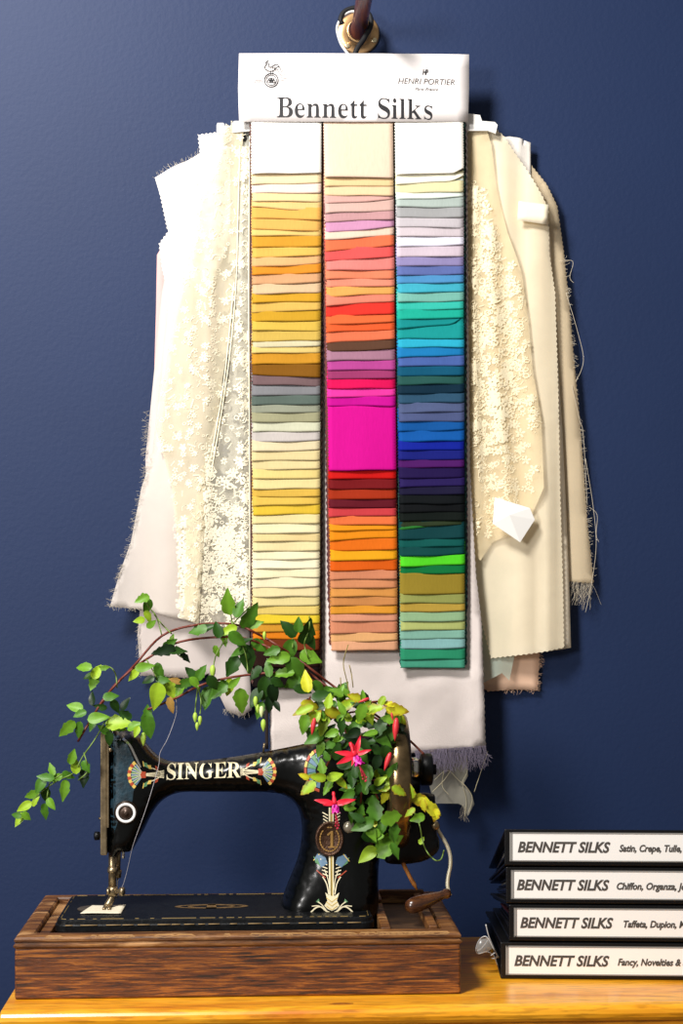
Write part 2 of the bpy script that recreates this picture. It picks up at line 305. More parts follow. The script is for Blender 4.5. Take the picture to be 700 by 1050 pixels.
# lettering: serif glyph outlines, 1000 units to the em
GLYPH = {"B":[[[16,0],[16,17],[32,19],[45,22],[55,26],[62,32],[68,40],[72,51],[74,65],[75,82],[75,369],[74,382],[73,394],[72,404],[69,412],[66,419],[62,425],[57,429],[51,433],[44,435],[36,437],[26,438],[15,439],[15,455],[220,455],[297,449],[352,429],[385,396],[396,351],[389,313],[369,283],[335,261],[287,247],[344,231],[385,206],[410,173],[418,132],[415,102],[407,76],[392,54],[371,35],[345,19],[314,9],[278,2],[238,0]],[[182,252],[188,252],[213,253],[234,257],[251,263],[263,272],[273,285],[279,301],[283,321],[285,345],[284,367],[281,385],[276,400],[269,412],[260,422],[248,428],[234,433],[216,434],[206,433],[198,432],[192,429],[188,425],[185,419],[183,412],[182,402],[182,391]],[[222,24],[242,26],[259,30],[273,38],[283,49],[291,63],[296,81],[300,103],[301,128],[299,154],[295,176],[287,194],[277,208],[263,218],[245,225],[223,230],[197,231],[182,231],[182,65],[183,55],[184,46],[187,39],[190,33],[195,29],[202,26],[211,25]]],"S":[[[43,-11],[43,158],[62,158],[72,124],[83,94],[96,70],[111,50],[129,34],[149,24],[172,17],[197,15],[215,16],[231,20],[245,27],[257,36],[266,47],[273,60],[277,74],[279,89],[275,110],[265,129],[248,146],[225,160],[163,191],[135,205],[112,221],[92,236],[77,253],[65,270],[56,289],[51,309],[50,332],[51,352],[54,370],[60,387],[67,403],[77,417],[88,429],[101,440],[115,449],[131,457],[148,462],[166,465],[185,466],[195,466],[206,465],[217,463],[229,461],[242,459],[255,456],[268,452],[282,448],[291,446],[293,445],[296,445],[298,445],[300,445],[307,446],[313,450],[318,457],[320,466],[339,466],[339,319],[322,319],[317,337],[310,354],[303,370],[293,385],[283,398],[272,410],[261,420],[248,429],[235,436],[222,441],[208,444],[194,445],[178,443],[163,440],[151,434],[140,426],[131,417],[125,406],[121,394],[120,380],[121,368],[124,356],[129,346],[137,336],[147,328],[159,319],[173,311],[189,303],[253,273],[273,263],[290,253],[305,243],[317,233],[328,222],[337,211],[344,200],[350,188],[354,176],[357,162],[359,148],[359,133],[358,112],[354,93],[348,75],[339,58],[328,43],[314,29],[298,18],[281,8],[261,0],[240,-6],[217,-9],[192,-10],[184,-10],[175,-9],[167,-9],[158,-8],[150,-6],[142,-4],[134,-2],[126,1],[118,3],[110,6],[104,8],[98,9],[94,11],[90,11],[87,12],[85,12],[80,12],[75,11],[72,9],[69,7],[67,4],[65,0],[63,-5],[61,-11]]],"I":[[[13,0],[13,17],[29,20],[42,23],[53,27],[61,32],[67,39],[72,49],[74,61],[75,75],[75,387],[74,401],[72,412],[68,421],[63,427],[55,432],[45,435],[31,437],[13,439],[13,455],[244,455],[244,439],[228,437],[214,435],[204,432],[196,427],[190,421],[186,412],[183,401],[183,387],[183,77],[183,67],[184,59],[185,51],[187,44],[190,39],[194,34],[200,30],[206,26],[214,23],[223,21],[233,19],[246,17],[246,0]]],"N":[[[403,-11],[107,350],[107,79],[108,62],[110,49],[113,38],[119,31],[126,26],[136,21],[150,19],[167,17],[167,0],[18,0],[18,17],[29,18],[39,19],[47,21],[54,23],[60,26],[65,30],[68,35],[71,41],[73,49],[75,57],[76,67],[76,79],[76,388],[61,407],[49,421],[41,429],[36,433],[33,435],[28,436],[24,437],[18,439],[18,455],[156,455],[391,169],[391,377],[391,389],[390,399],[388,407],[386,414],[383,420],[379,425],[375,429],[369,431],[362,434],[353,436],[343,437],[331,439],[331,455],[480,455],[480,439],[464,437],[450,434],[440,430],[433,425],[428,417],[425,407],[422,393],[422,377],[422,-11]]],"G":[[[268,-10],[233,-8],[200,-3],[170,7],[141,19],[116,36],[93,55],[74,77],[57,103],[44,131],[35,161],[29,194],[28,229],[29,263],[35,295],[44,324],[57,352],[74,377],[93,399],[115,419],[139,435],[166,448],[195,458],[225,464],[257,465],[284,464],[311,459],[340,451],[369,441],[374,439],[379,437],[383,436],[388,436],[393,436],[398,438],[402,440],[406,443],[409,447],[412,452],[416,458],[419,465],[437,465],[437,308],[420,308],[412,327],[403,346],[393,363],[382,379],[370,393],[357,406],[343,417],[329,426],[314,434],[299,439],[283,442],[267,443],[214,430],[176,389],[153,322],[146,228],[148,178],[154,135],[165,98],[180,67],[199,44],[221,26],[246,16],[275,13],[293,14],[308,16],[319,21],[328,27],[334,35],[339,45],[342,57],[343,71],[343,128],[342,142],[339,154],[335,163],[329,170],[321,175],[309,179],[294,181],[275,182],[275,198],[500,198],[500,182],[485,181],[473,179],[463,175],[457,171],[452,164],[449,155],[447,143],[446,128],[446,29],[402,12],[357,0],[313,-8]]],"E":[[[14,0],[14,17],[30,18],[44,20],[55,24],[62,30],[68,37],[72,48],[74,62],[75,78],[75,369],[74,389],[72,405],[68,417],[62,425],[54,431],[44,435],[31,438],[16,439],[16,455],[399,455],[399,320],[383,320],[378,349],[369,373],[356,392],[340,406],[320,417],[295,424],[266,429],[232,430],[222,430],[213,430],[206,429],[200,428],[195,427],[191,424],[188,421],[186,417],[185,412],[184,405],[183,397],[183,388],[183,246],[193,246],[214,247],[232,252],[247,259],[259,269],[269,282],[277,300],[283,321],[288,345],[304,345],[304,118],[287,118],[285,137],[282,154],[278,169],[273,181],[267,192],[259,201],[251,208],[241,213],[229,217],[216,220],[202,222],[185,222],[183,222],[183,67],[183,56],[185,47],[188,40],[192,35],[198,32],[206,29],[217,28],[230,28],[254,28],[276,30],[295,34],[313,39],[330,45],[345,53],[358,63],[371,75],[382,89],[393,105],[402,123],[411,143],[430,143],[402,0]]],"R":[[[15,0],[15,17],[31,19],[45,22],[55,26],[62,32],[68,39],[72,50],[74,64],[75,81],[75,379],[74,394],[71,406],[68,416],[62,424],[55,429],[44,434],[32,437],[16,439],[16,455],[217,455],[264,453],[305,448],[339,439],[367,426],[389,409],[405,388],[414,363],[417,334],[411,296],[392,265],[360,241],[315,224],[432,50],[437,43],[443,36],[448,30],[452,26],[457,22],[463,19],[470,18],[478,17],[480,17],[480,0],[338,0],[201,212],[182,212],[182,81],[183,64],[185,50],[189,39],[194,32],[202,26],[212,22],[225,19],[242,17],[242,0]],[[182,234],[203,234],[228,235],[249,240],[266,248],[280,258],[290,272],[298,290],[302,311],[304,336],[299,378],[284,407],[259,425],[224,431],[212,431],[202,429],[195,426],[190,422],[186,417],[184,409],[182,398],[182,385]]],"s":[[[151,-10],[137,-9],[122,-6],[105,-1],[87,6],[84,7],[80,8],[77,9],[73,9],[66,8],[60,4],[55,-1],[51,-9],[36,-9],[36,105],[53,105],[59,85],[66,68],[75,52],[87,39],[99,28],[112,21],[126,16],[140,15],[152,16],[162,18],[171,21],[179,27],[185,33],[189,40],[191,49],[192,58],[190,72],[183,84],[172,95],[156,105],[107,130],[90,139],[76,148],[64,158],[54,169],[47,181],[41,193],[38,206],[37,220],[39,241],[44,259],[53,276],[65,291],[80,303],[98,312],[118,317],[141,319],[147,319],[153,318],[159,317],[166,316],[173,314],[181,312],[190,310],[199,308],[206,306],[208,305],[210,305],[211,305],[213,305],[218,306],[223,308],[227,313],[230,319],[244,319],[244,222],[228,222],[222,239],[215,254],[206,266],[196,277],[186,285],[174,291],[162,295],[149,296],[139,296],[130,294],[123,290],[116,286],[111,280],[108,274],[105,267],[105,259],[105,252],[107,244],[111,238],[115,232],[121,227],[128,222],[137,217],[146,212],[191,189],[207,181],[221,172],[232,162],[241,151],[248,140],[253,127],[256,112],[257,95],[255,72],[250,51],[241,33],[228,18],[212,6],[194,-3],[174,-8]]],"e":[[[154,-10],[135,-9],[117,-5],[100,1],[85,10],[70,22],[58,35],[46,51],[37,69],[29,88],[24,109],[21,132],[19,157],[21,180],[24,201],[30,222],[38,240],[47,258],[59,273],[72,286],[87,298],[103,307],[120,313],[138,317],[157,318],[185,316],[209,309],[230,297],[249,280],[264,259],[274,234],[281,206],[283,173],[283,166],[117,166],[123,112],[138,73],[164,50],[199,42],[219,45],[237,53],[254,67],[270,86],[285,73],[258,36],[228,11],[193,-5]],[[116,192],[201,192],[201,215],[201,235],[199,252],[197,266],[193,277],[188,286],[181,292],[172,296],[161,297],[141,291],[127,274],[119,244],[116,203]]],"n":[[[18,0],[18,16],[27,17],[35,19],[41,22],[45,26],[48,31],[51,37],[52,46],[52,56],[52,253],[52,263],[51,271],[49,278],[46,284],[41,288],[36,291],[28,293],[19,294],[19,310],[148,310],[148,267],[168,290],[190,306],[215,315],[243,318],[281,312],[309,292],[325,258],[330,212],[330,56],[331,46],[332,38],[334,31],[337,26],[341,22],[347,19],[354,17],[363,16],[363,0],[202,0],[202,16],[207,16],[219,19],[228,26],[233,38],[235,56],[235,217],[235,230],[234,241],[232,250],[229,258],[225,264],[219,268],[212,270],[203,271],[188,269],[173,262],[160,251],[148,235],[148,56],[148,46],[149,38],[151,31],[154,26],[158,22],[164,19],[171,17],[180,16],[180,0]]],"t":[[[124,-9],[105,-8],[89,-4],[76,2],[66,10],[58,22],[53,36],[49,52],[48,71],[48,279],[20,279],[20,300],[39,318],[57,336],[73,353],[88,369],[101,384],[112,398],[121,412],[129,424],[144,424],[144,310],[208,310],[208,279],[144,279],[144,82],[145,72],[146,64],[147,57],[149,51],[152,46],[157,43],[162,41],[168,40],[179,42],[189,49],[198,60],[206,75],[222,66],[205,33],[182,9],[155,-5]]],"i":[[[101,362],[90,363],[81,366],[72,370],[65,376],[58,384],[54,393],[51,402],[50,412],[51,423],[54,432],[58,441],[65,449],[72,455],[81,460],[90,462],[101,463],[111,462],[120,460],[129,455],[137,449],[143,441],[147,432],[150,423],[151,412],[150,402],[147,393],[143,384],[136,376],[129,370],[120,366],[111,363]],[[18,0],[18,16],[27,17],[35,19],[41,22],[45,26],[48,30],[51,37],[52,46],[52,56],[52,252],[52,263],[51,272],[49,280],[47,285],[43,288],[37,291],[30,293],[20,293],[21,310],[148,310],[148,56],[149,46],[150,38],[152,31],[154,26],[158,22],[164,19],[171,17],[180,16],[180,0]]],"l":[[[18,0],[18,16],[27,17],[35,19],[41,22],[45,26],[48,30],[51,37],[52,46],[52,56],[52,398],[52,408],[51,417],[49,424],[47,429],[43,433],[38,436],[30,438],[20,439],[20,455],[148,455],[148,56],[149,46],[150,38],[152,31],[154,26],[158,22],[164,19],[171,17],[180,16],[180,0]]],"k":[[[17,0],[17,16],[27,17],[35,19],[41,22],[45,26],[48,31],[51,38],[52,46],[52,56],[52,398],[52,408],[51,417],[49,424],[47,429],[43,433],[38,436],[30,438],[20,439],[21,455],[148,455],[148,169],[227,248],[234,256],[240,264],[243,271],[244,278],[242,285],[235,290],[224,293],[209,293],[206,293],[206,310],[345,310],[345,293],[326,291],[308,284],[291,274],[275,260],[222,209],[346,34],[353,26],[360,21],[368,17],[376,16],[376,0],[211,0],[211,16],[217,16],[227,17],[234,20],[238,25],[239,32],[239,35],[237,40],[235,44],[232,49],[163,147],[148,134],[148,56],[148,46],[149,38],[151,31],[154,26],[158,22],[164,19],[171,17],[180,16],[180,0]]],"H":[[[15,0],[15,17],[31,19],[45,22],[55,26],[62,32],[68,39],[72,50],[74,64],[75,81],[75,379],[74,394],[71,406],[68,416],[62,424],[55,429],[44,434],[32,437],[16,439],[16,455],[242,455],[242,439],[230,437],[220,436],[211,434],[204,432],[198,429],[193,425],[190,421],[187,415],[185,408],[183,400],[182,390],[182,379],[182,251],[342,251],[342,379],[342,390],[341,400],[339,408],[337,415],[335,421],[331,425],[326,429],[320,432],[313,434],[304,436],[294,437],[282,439],[282,455],[507,455],[507,439],[491,437],[478,434],[468,429],[461,424],[456,417],[452,407],[450,394],[449,379],[449,81],[450,65],[452,52],[456,41],[461,33],[468,27],[478,22],[491,19],[507,17],[507,0],[282,0],[282,17],[298,19],[311,21],[321,25],[329,31],[335,38],[339,49],[341,63],[342,81],[342,221],[182,221],[182,81],[183,64],[185,50],[189,39],[194,32],[202,26],[212,22],[225,19],[242,17],[242,0]]],"P":[[[15,0],[15,17],[31,19],[45,22],[55,26],[62,32],[68,39],[72,50],[74,64],[75,81],[75,379],[74,394],[71,406],[68,416],[62,424],[55,429],[44,434],[32,437],[16,439],[16,455],[214,455],[253,454],[287,452],[315,447],[336,440],[352,432],[366,422],[379,411],[390,398],[398,383],[404,367],[408,350],[409,332],[406,305],[398,280],[385,259],[367,240],[343,225],[314,214],[281,208],[242,206],[182,206],[182,81],[183,64],[185,50],[189,39],[194,32],[202,26],[212,22],[225,19],[242,17],[242,0]],[[182,230],[201,230],[225,231],[244,235],[260,243],[272,253],[281,266],[287,283],[291,304],[292,329],[291,354],[288,375],[283,392],[275,406],[265,417],[252,425],[236,430],[216,431],[207,431],[199,429],[193,427],[189,424],[186,419],[184,414],[182,407],[182,398]]],"1":[[[65,0],[65,36],[120,36],[128,36],[135,38],[141,41],[146,45],[149,51],[152,58],[153,68],[154,79],[154,416],[141,401],[130,388],[118,376],[108,365],[98,357],[87,351],[77,347],[67,346],[59,347],[52,349],[46,353],[40,359],[35,367],[31,375],[29,385],[28,396],[39,399],[50,402],[61,407],[74,412],[87,418],[101,426],[116,436],[132,447],[179,482],[254,482],[254,79],[254,69],[256,61],[258,53],[261,47],[265,42],[271,38],[279,36],[288,36],[343,36],[343,0]]]}
HSIGN = -1
def thin(sp, q):
    out = []; m = len(sp); area_ = sum(sp[i-1][0]*sp[i][1]-sp[i][0]*sp[i-1][1] for i in range(m))
    for i in range(m):
        a = sp[i-1]; b = sp[(i+1) % m]; dx, dy = b[0]-a[0], b[1]-a[1]; L = math.hypot(dx, dy) or 1
        out.append((sp[i][0]-dy/L*q, sp[i][1]))
    return out
def glyph_mesh(text, serif, offset=0.0, extr=0.0, shear=0.0, space=1.0, hoff=0.0):
    """returns verts (x,z in em units) and faces, advance width"""
    if serif:
        cu = bpy.data.curves.new('g', 'CURVE'); cu.dimensions = '2D'; cu.fill_mode = 'BOTH'; x = 0
        for ch in text:
            if ch == ' ': x += .2; continue
            mw = 0
            for sp in GLYPH[ch]:
                if hoff and ch != 'N': sp = thin(sp, hoff*HSIGN)
                s = cu.splines.new('POLY'); s.points.add(len(sp)-1); s.use_cyclic_u = True
                for i, (a, b) in enumerate(sp): s.points[i].co = (a/1000+x, b/1000, 0, 1); mw = max(mw, a/1000)
            x += (mw+.014)*space
    else:
        cu = bpy.data.curves.new('g', 'FONT'); cu.body = text; cu.size = 1; cu.shear = shear; cu.space_character = space; cu.resolution_u = 3
    cu.offset = offset
    o = bpy.data.objects.new('g', cu); COL.objects.link(o)
    dg = bpy.context.evaluated_depsgraph_get(); me = bpy.data.meshes.new_from_object(o.evaluated_get(dg))
    v = [(p.co.x, p.co.y) for p in me.vertices]; f = [tuple(p.vertices) for p in me.polygons]
    bpy.data.objects.remove(o); bpy.data.curves.remove(cu); bpy.data.meshes.remove(me)
    return v, f
def lettering(name, text, x0, x1, zbase, height, yf, m, parent, serif=False, capem=.67, tilt=0.0, sub=0, **kw):
    """fit text between world x0..x1 with cap height; yf(x,z) gives the surface"""
    v, f = glyph_mesh(text, serif, **kw)
    if sub:
        bm = bmesh.new(); bv = [bm.verts.new((p[0], p[1], 0)) for p in v]
        for q in f: bm.faces.new([bv[i] for i in q])
        bmesh.ops.triangulate(bm, faces=bm.faces[:])
        for _ in range(4):
            le = [e for e in bm.edges if e.calc_length() > sub]
            if not le: break
            bmesh.ops.subdivide_edges(bm, edges=le, cuts=1); bmesh.ops.triangulate(bm, faces=bm.faces[:])
        bm.verts.index_update(); v = [(p.co.x, p.co.y) for p in bm.verts]; f = [tuple(q.index for q in g.verts) for g in bm.faces]; bm.free()
    a = np.array(v); ax0, ax1 = a[:, 0].min(), a[:, 0].max(); k = (x1-x0)/(ax1-ax0); kz = height/capem
    vv = []
    for p in v:
        x = x0+(p[0]-ax0)*k; z = zbase+p[1]*kz+tilt*(x-x0); vv.append((x, yf(x, z), z))
    return obj(name, (vv, f), m, parent, smooth=False)

# ================================================================== the setting
def quad(x0, x1, z0, z1, y): return [(x0, y, z0), (x1, y, z0), (x1, y, z1), (x0, y, z1)], [(0, 1, 2, 3)]
wallm = mat('navy_wall_paint', '#182A4E', rough=.6, noise=.04, nscale=5, bump=.16, bscale=160, spec=.3)
o = obj('wall_back', quad(-2.2, 2.2, 0, 2.8, 0), wallm, smooth=False); o['kind'] = 'structure'
floorm = wood('floor_boards', '#4A3422', '#6A4C30', '#80603E', scale=(14, 1.2, 14))
o = obj('floor', ([(-2.2, -3.2, 0), (2.2, -3.2, 0), (2.2, 0, 0), (-2.2, 0, 0)], [(0, 1, 2, 3)]), floorm, smooth=False); o['kind'] = 'structure'
o = obj('baseboard_back', MB().box(-2.2, 2.2, -.018, -.001, 0, .12).vf, mat('white_paint', '#D8D4CC'), smooth=False); bev(o, .004); o['kind'] = 'structure'

# ================================================================== pine table
TZ = .75                                     # table top height
pine = wood('honey_pine', '#CF7610', '#F2A41C', '#FFC038', scale=(1.0, 9, 9), rough=.32, coat=.35, bump=.08, fine=.7)
def P_table_front():                          # depth of the front edge
    return CY + (CZ-TZ)*F/433/FW[1]
TY = -.408
t = thing('pine_table', 'honey-coloured pine table under the sewing machine and the ring binders', 'table', (.25, -.2, 0))
xl = P(-1, 1037, TY)[0]; xr = .95
prof = [(-.004, .736), (-.004, .742), (.0, .748), (.006, .75)]
mb = MB()
# top board with rounded nose
pr = [(TY+.010, TZ), (TY+.004, TZ-.0015), (TY+.001, TZ-.005), (TY, TZ-.009), (TY+.0008, TZ-.013), (TY+.003, TZ-.016), (TY+.007, TZ-.018), (-.098, TZ-.018), (-.098, TZ)]
v = [(xl, y, z) for y, z in pr]+[(xr, y, z) for y, z in pr]; n = len(pr)
mb.add(v, [(i, (i+1) % n, (i+1) % n+n, i+n) for i in range(n)]+[tuple(range(n))[::-1], tuple(range(n, 2*n))])
o = obj('tabletop', mb.vf, pine, t, smooth=False); bev(o, .0015)
kn = P(350, 1033.5, TY+.02); mb = MB(); blob_ = [(kn[0]+.012*math.cos(2*PI*k/20)*(1+.1*math.sin(k*2)), TY+.018+.0042*math.sin(2*PI*k/20), TZ+.0001) for k in range(20)]
mb.v = blob_; mb.f = [tuple(range(20))]
obj('knot', mb.vf, mat('knot_brown', '#A8641C', rough=.4, noise=.5, nscale=120), t, smooth=False)
mb = MB(); mb.box(xl+.03, xr-.03, TY+.014, TY+.034, TZ-.12, TZ-.0185); mb.box(xl+.03, xr-.03, -.125, -.105, TZ-.12, TZ-.0185)
mb.box(xl+.03, xl+.05, TY+.034, -.125, TZ-.12, TZ-.0185); mb.box(xr-.05, xr-.03, TY+.034, -.125, TZ-.12, TZ-.0185)
obj('apron', mb.vf, pine, t, smooth=False)
for lx in (xl+.028, xr-.073):
    for ly in (TY+.012, -.150):
        o = obj('leg', MB().box(lx, lx+.045, ly, ly+.045, 0, TZ-.019).vf, pine, t, smooth=False); bev(o, .003)

# ================================================================== wall peg and cords
pg = thing('wall_peg', 'dark wooden peg with a round brass flange screwed to the blue wall', 'peg', P(367, 37, 0))
brass = mat('aged_brass', '#C8A070', rough=.35, metal=.7, noise=.25, nscale=80)
wdark = wood('peg_wood', '#3A1A0C', '#6A3418', '#8A4A24', scale=(14, 1, 14), rough=.3, coat=.4)
c = P(367, 35, 0)
mb = MB().lathe((c[0], -.0005, c[2]), (0, -1, 0), [(0, .0265), (.002, .0268), (.0035, .0255), (.004, .0245), (.004, .016), (.0125, .0155), (.0135, .0145), (.0135, .012)], 40)
o = obj('flange', mb.vf, brass, pg)
mb = MB().lathe((c[0], -.0005, c[2]), (0, -1, 0), [(.0136, .0128), (.017, .0128), (.02, .0105), (.06, .0095), (.115, .0098), (.15, .0105), (.155, .011), (.158, .009)], 28)
obj('rod', mb.vf, wdark, pg)
for dx, dz in ((-.0135, -.0165), (.020, -.009), (.0, .0215)):
    mb = MB().lathe((c[0]+dx, -.0045, c[2]+dz), (0, -1, 0), [(0, .0036), (.001, .0034), (.0016, .002), (.0012, 0)], 14)
    obj('screw', mb.vf, mat('bright_brass', '#E8D8B0', rough=.25, metal=.8), pg)

# ================================================================== sample card: header + three strips + fabrics
HYY = -.058                                    # plane of the header card
def cord(name, pxs, r, m, label):
    pts = [P(a, b, 0) for a, b, _ in pxs]; pts = [P(a, b, y) for a, b, y in pxs]
    o = obj(name, MB().tube(catmull(pts, 6), r, 8).vf, m); return tag(o, label, 'cord', 'hanging cords over the peg')
blk = mat('black_cord', '#0C0C10', rough=.7)
cord('hanging_cord', [(363, 58, -.052), (366, 50, -.05), (374, 38, -.042), (380, 26, -.036), (379, 16, -.033), (372, 10, -.031), (364, 8, -.031), (353, 12, -.033), (349, 20, -.036), (351, 25, -.034)], .0032, blk, 'black flat cord looped over the wooden wall peg')
cord('hanging_cord', [(358, 57, -.046), (350, 46, -.042), (346, 34, -.04), (346, 26, -.037), (351, 17, -.034), (360, 12, -.0325), (372, 14, -.0325), (380, 22, -.032)], .0017, mat('white_cord', '#D5D5D2', rough=.6), 'thin white cord beside the black one on the wall peg')

hc = thing('header_card', 'white header card lettered Bennett Silks at the top of the fabric samples', 'sign', P(363, 124, HYY))
def hfold(px, py): return -.0
paper = mat('white_paper', '#F4EEEC', rough=.55, noise=.015, nscale=8)
sheet('card', [(245, 54), (363, 55), (481, 55), (481, 90), (480, 124), (363, 125), (245, 124), (244, 90)], HYY, lambda x, y: .004*math.cos((x-363)/118*1.4)-.004, paper, hc, h=12, solid=.0012)
def cy(x, z): return HYY-.0018
def hyf(x, z):
    px = 350+(x-P(350, 90, HYY)[0])/S(HYY); return HYY-(.004*math.cos((px-363)/118*1.4)-.004)-.0012
ink = mat('black_ink', '#121218', rough=.6); gink = mat('grey_ink', '#8E8A88', rough=.6)
a = P(283.5, 120, HYY); b_ = P(443, 120, HYY)
lettering('lettering', 'Bennett Silks', a[0], b_[0], a[2], 20.5*S(HYY), hyf, ink, hc, serif=True, capem=.455, hoff=13, space=1.0)
a = P(408, 80, HYY); b_ = P(466, 80, HYY)
lettering('small_lettering', 'HENRI PORTIER', a[0], b_[0], P(0, 79.5, HYY)[2], 6.2*S(HYY), hyf, mat('grey_ink2', '#55514F', rough=.6), hc, capem=.72, offset=-.004, shear=.2)
a = P(425, 87, HYY); b_ = P(449, 87, HYY)
lettering('script_lettering', 'Paris France', a[0], b_[0], P(0, 86, HYY)[2], 3.2*S(HYY), hyf, ink, hc, capem=.72, shear=.5, offset=.0)
a = P(433, 70, HYY); b_ = P(439, 70, HYY)
lettering('monogram', 'HP', a[0], b_[0], P(0, 69.5, HYY)[2], 5.6*S(HYY), hyf, ink, hc, capem=.72, offset=.02, shear=.25, space=.8)
# emblem: bird standing on a round seal in front of sun rays
def pp(px, py, Y=HYY): q = P(px, py, Y); return (q[0], q[2])
mb = MB(); mr = MB(); s_ = S(HYY)
c0 = pp(278, 82); 
for r, wd in ((7.0, 1.1), (5.2, .8)): ribbon(mb, ring_pts(c0[0], c0[1], r*s_, 28), wd*s_, hyf)
for k in range(5): ribbon(mb, ring_pts(c0[0]+(k-2)*1.3*s_*.8, c0[1]+(.8 if k % 2 else -1)*s_, 1.7*s_, 8), .8*s_, hyf)
body = catmull([pp(*q) for q in ((271, 68), (273, 71.5), (277, 73), (281, 71.5), (283, 69), (285.5, 68), (284, 66), (281, 66.5), (277.5, 68.8), (275, 67.5), (275.5, 65), (273.5, 63.3), (272, 64.2), (273.3, 65.6))], 3, True)
ribbon(mb, body, .9*s_, hyf); ribbon(mb, [pp(273.8, 64.5), pp(272.2, 66.8), pp(270.5, 69.5)], .9*s_, hyf)
for q in (((277, 73), (277.5, 76)), ((280, 72.5), (279.5, 76)), ((285, 67), (287, 69), (287, 72)), ((273, 63), (274.5, 61.8), (276, 63)), ((279, 69), (282, 70), (284, 71))): ribbon(mb, [pp(*a) for a in q], .8*s_, hyf)
for k in range(22):
    a = PI*k/21; r0, r1 = 9.5, (16 if k % 2 else 13.5)
    ribbon(mr, [(c0[0]+r0*s_*math.cos(a), c0[1]+r0*s_*math.sin(a)*.95), (c0[0]+r1*s_*math.cos(a), c0[1]+r1*s_*math.sin(a)*.95)], .45*s_, hyf)
for sx in (-1, 1):
    for k in range(4): ribbon(mr, [(c0[0]+sx*(9.5+k*2.1)*s_, c0[1]-.5*s_), (c0[0]+sx*(10.7+k*2.1)*s_, c0[1]-2.5*s_)], .7*s_, hyf)
obj('emblem', mb.vf, ink, hc, smooth=False); obj('emblem_rays', mr.vf, gink, hc, smooth=False)

# ---- swatch strips.  (hex, bottom-left y, bottom-right y) from the top down
C1 = [('FFFBF2',179,178),('FBE2B4',189.5,188),('F8DCCB',198.5,198),('F7D9A0',206.7,207),('F7CD86',212,216.6),('F3B65A',224,226),('EFB65E',235,237.5),('F2C878',242,242),('DCA032',254,253),('EDBC5C',264.7,262),('F0B67C',273.6,271),('E8922A',282.5,280),('DBA678',292,290),('E5C29A',302,300),('DAA42C',311,309),('E3B85C',321,318),('D2A22A',330.5,329),('E0BC50',339,340),('DAB858',350.5,349),('DCD2AC',357,355),('E8CA7C',362.5,362),('D3962A',374,373),('8A5A12',384,387.6),('7B6264',395,396),('8A8A8E',406,405),('5F6E66',416,415),('9CA08C',424.4,423),('A9A784',433,433),('D8D9BC',443,442.6),('CEC6C0',454,452),('EEDDB4',463,462),('ECD8A0',473,472),('F0DCA2',482,481),('F3DB8C',491,491),('F7E2A0',501.6,501),('E6BC50',510,509.5),('EAC458',519.4,517),('EFC83E',528.7,527),('F7E4A6',537.6,537),('FAEEC0',547,546.6),('F4DB9C',556,555),('F9E8B0',565.7,565),('FAEEC6',574,573.7),('FCF2CE',584,583),('FCF0C6',593.6,592),('FAEDC6',603.5,602),('F7E6B0',612.5,611.6),('F5E3A0',622.4,621),('F2D678',631,630),('F3D436',640,639),('DD9C30',648.5,647.5),('EE8718',656,655.6),('7A3516',667,667),('2A120C',684,685),('120808',705,704)]
C2 = [('F7DAC0',182,183),('F6D09A',191,191),('F7D4A8',200,201),('DFAEA4',209,205),('E0BAAE',219,216),('CC9C9E',228,225),('D498BC',238.6,233),('F6D4BE',246,241),('F2764E',258.5,252),('EC5A58',268,263.7),('F28880',277.4,277),('F38864',286.7,286),('F29278',295,293.5),('F2AA5A',305,301),('F28870',314,309),('EA382C',325,322),('EC6C3A',333,330.6),('F0602F',341,338.6),('EE7852',352,348),('60402F',361,358),('AC7C92',370.5,369),('BC4898',380,379.5),('A23A6E',389,388),('E40A5A',398.6,398.6),('F23AA6',408,406),('D0089A',416.7,416.7),('E2089A',482.7,482),('D21210',491.5,491),('7C1218',501.6,501.4),('AE3212',512.6,511.6),('661222',520.8,521),('D44248',530.4,529),('F27842',539,538),('F59A16',544.5,543),('F49414',554.7,551),('F27616',565,564),('F9AE1A',575.4,573.7),('EA6412',585.7,584.7),('DD8E68',595,594),('DF9466',603.5,603),('E69E50',612.5,612),('D99254',621.7,621),('E99E32',630,629),('E59E7E',637.6,637),('E1926E',650,648.7),('F6BA7C',659,657),('F4B48A',667.6,666.6)]
C3 = [('FFFBF0',179.6,178,1),('F9F4DC',189,186,2),('EFE6B6',198,197),('DAE6DC',204.5,202),('B9C7C0',212,213),('AEAFB0',223,223.5),('CAC3C8',233,234),('D2C6CC',242.7,243),('DBD9E8',253,251.6),('D4C4D0',263.7,263),('988EBE',273,272.6),('6272B0',282.6,281.6),('5094CA',291,290),('42B4CC',300.4,299.4),('7CBEB0',310,309),('38C6B4',318.6,317),('1AB49C',328,326),('0E9090',337.5,332,3),('16A09E',347.8,347.5),('2BB4D4',356.8,356),('1880C0',367,364.5),('4C68AE',376,375),('085878',386,385),('265852',395,393.6),('082C40',404.4,403),('2E5470',414,412.5),('55628A',424.4,422),('505C88',433,432),('0C58A4',442.6,441),('0C5CB0',453,452),('0C22A0',462,461.5),('161F80',471.7,471.3),('501668',480,479),('22114C',491,490),('281A5A',499.5,499),('1A1638',509,508.5),('0A1014',518,518),('070C0E',527,526),('0A1410',536,534),('2B3820',544.5,541),('2C7A30',553,550),('0A4246',561.6,560.5),('085A54',571,569.6),('084A48',580,579),('58E026',589,586),('08783E',589.2,588.5),('A08A2E',610,609),('9EA45A',619,619),('C0A042',627.5,627),('9ABE90',638,637),('BCC678',646.7,646),('8CC0AC',656,654.6),('8FC2C0',665.5,665),('2E9A70',677,676),('4CA688',685,685)]
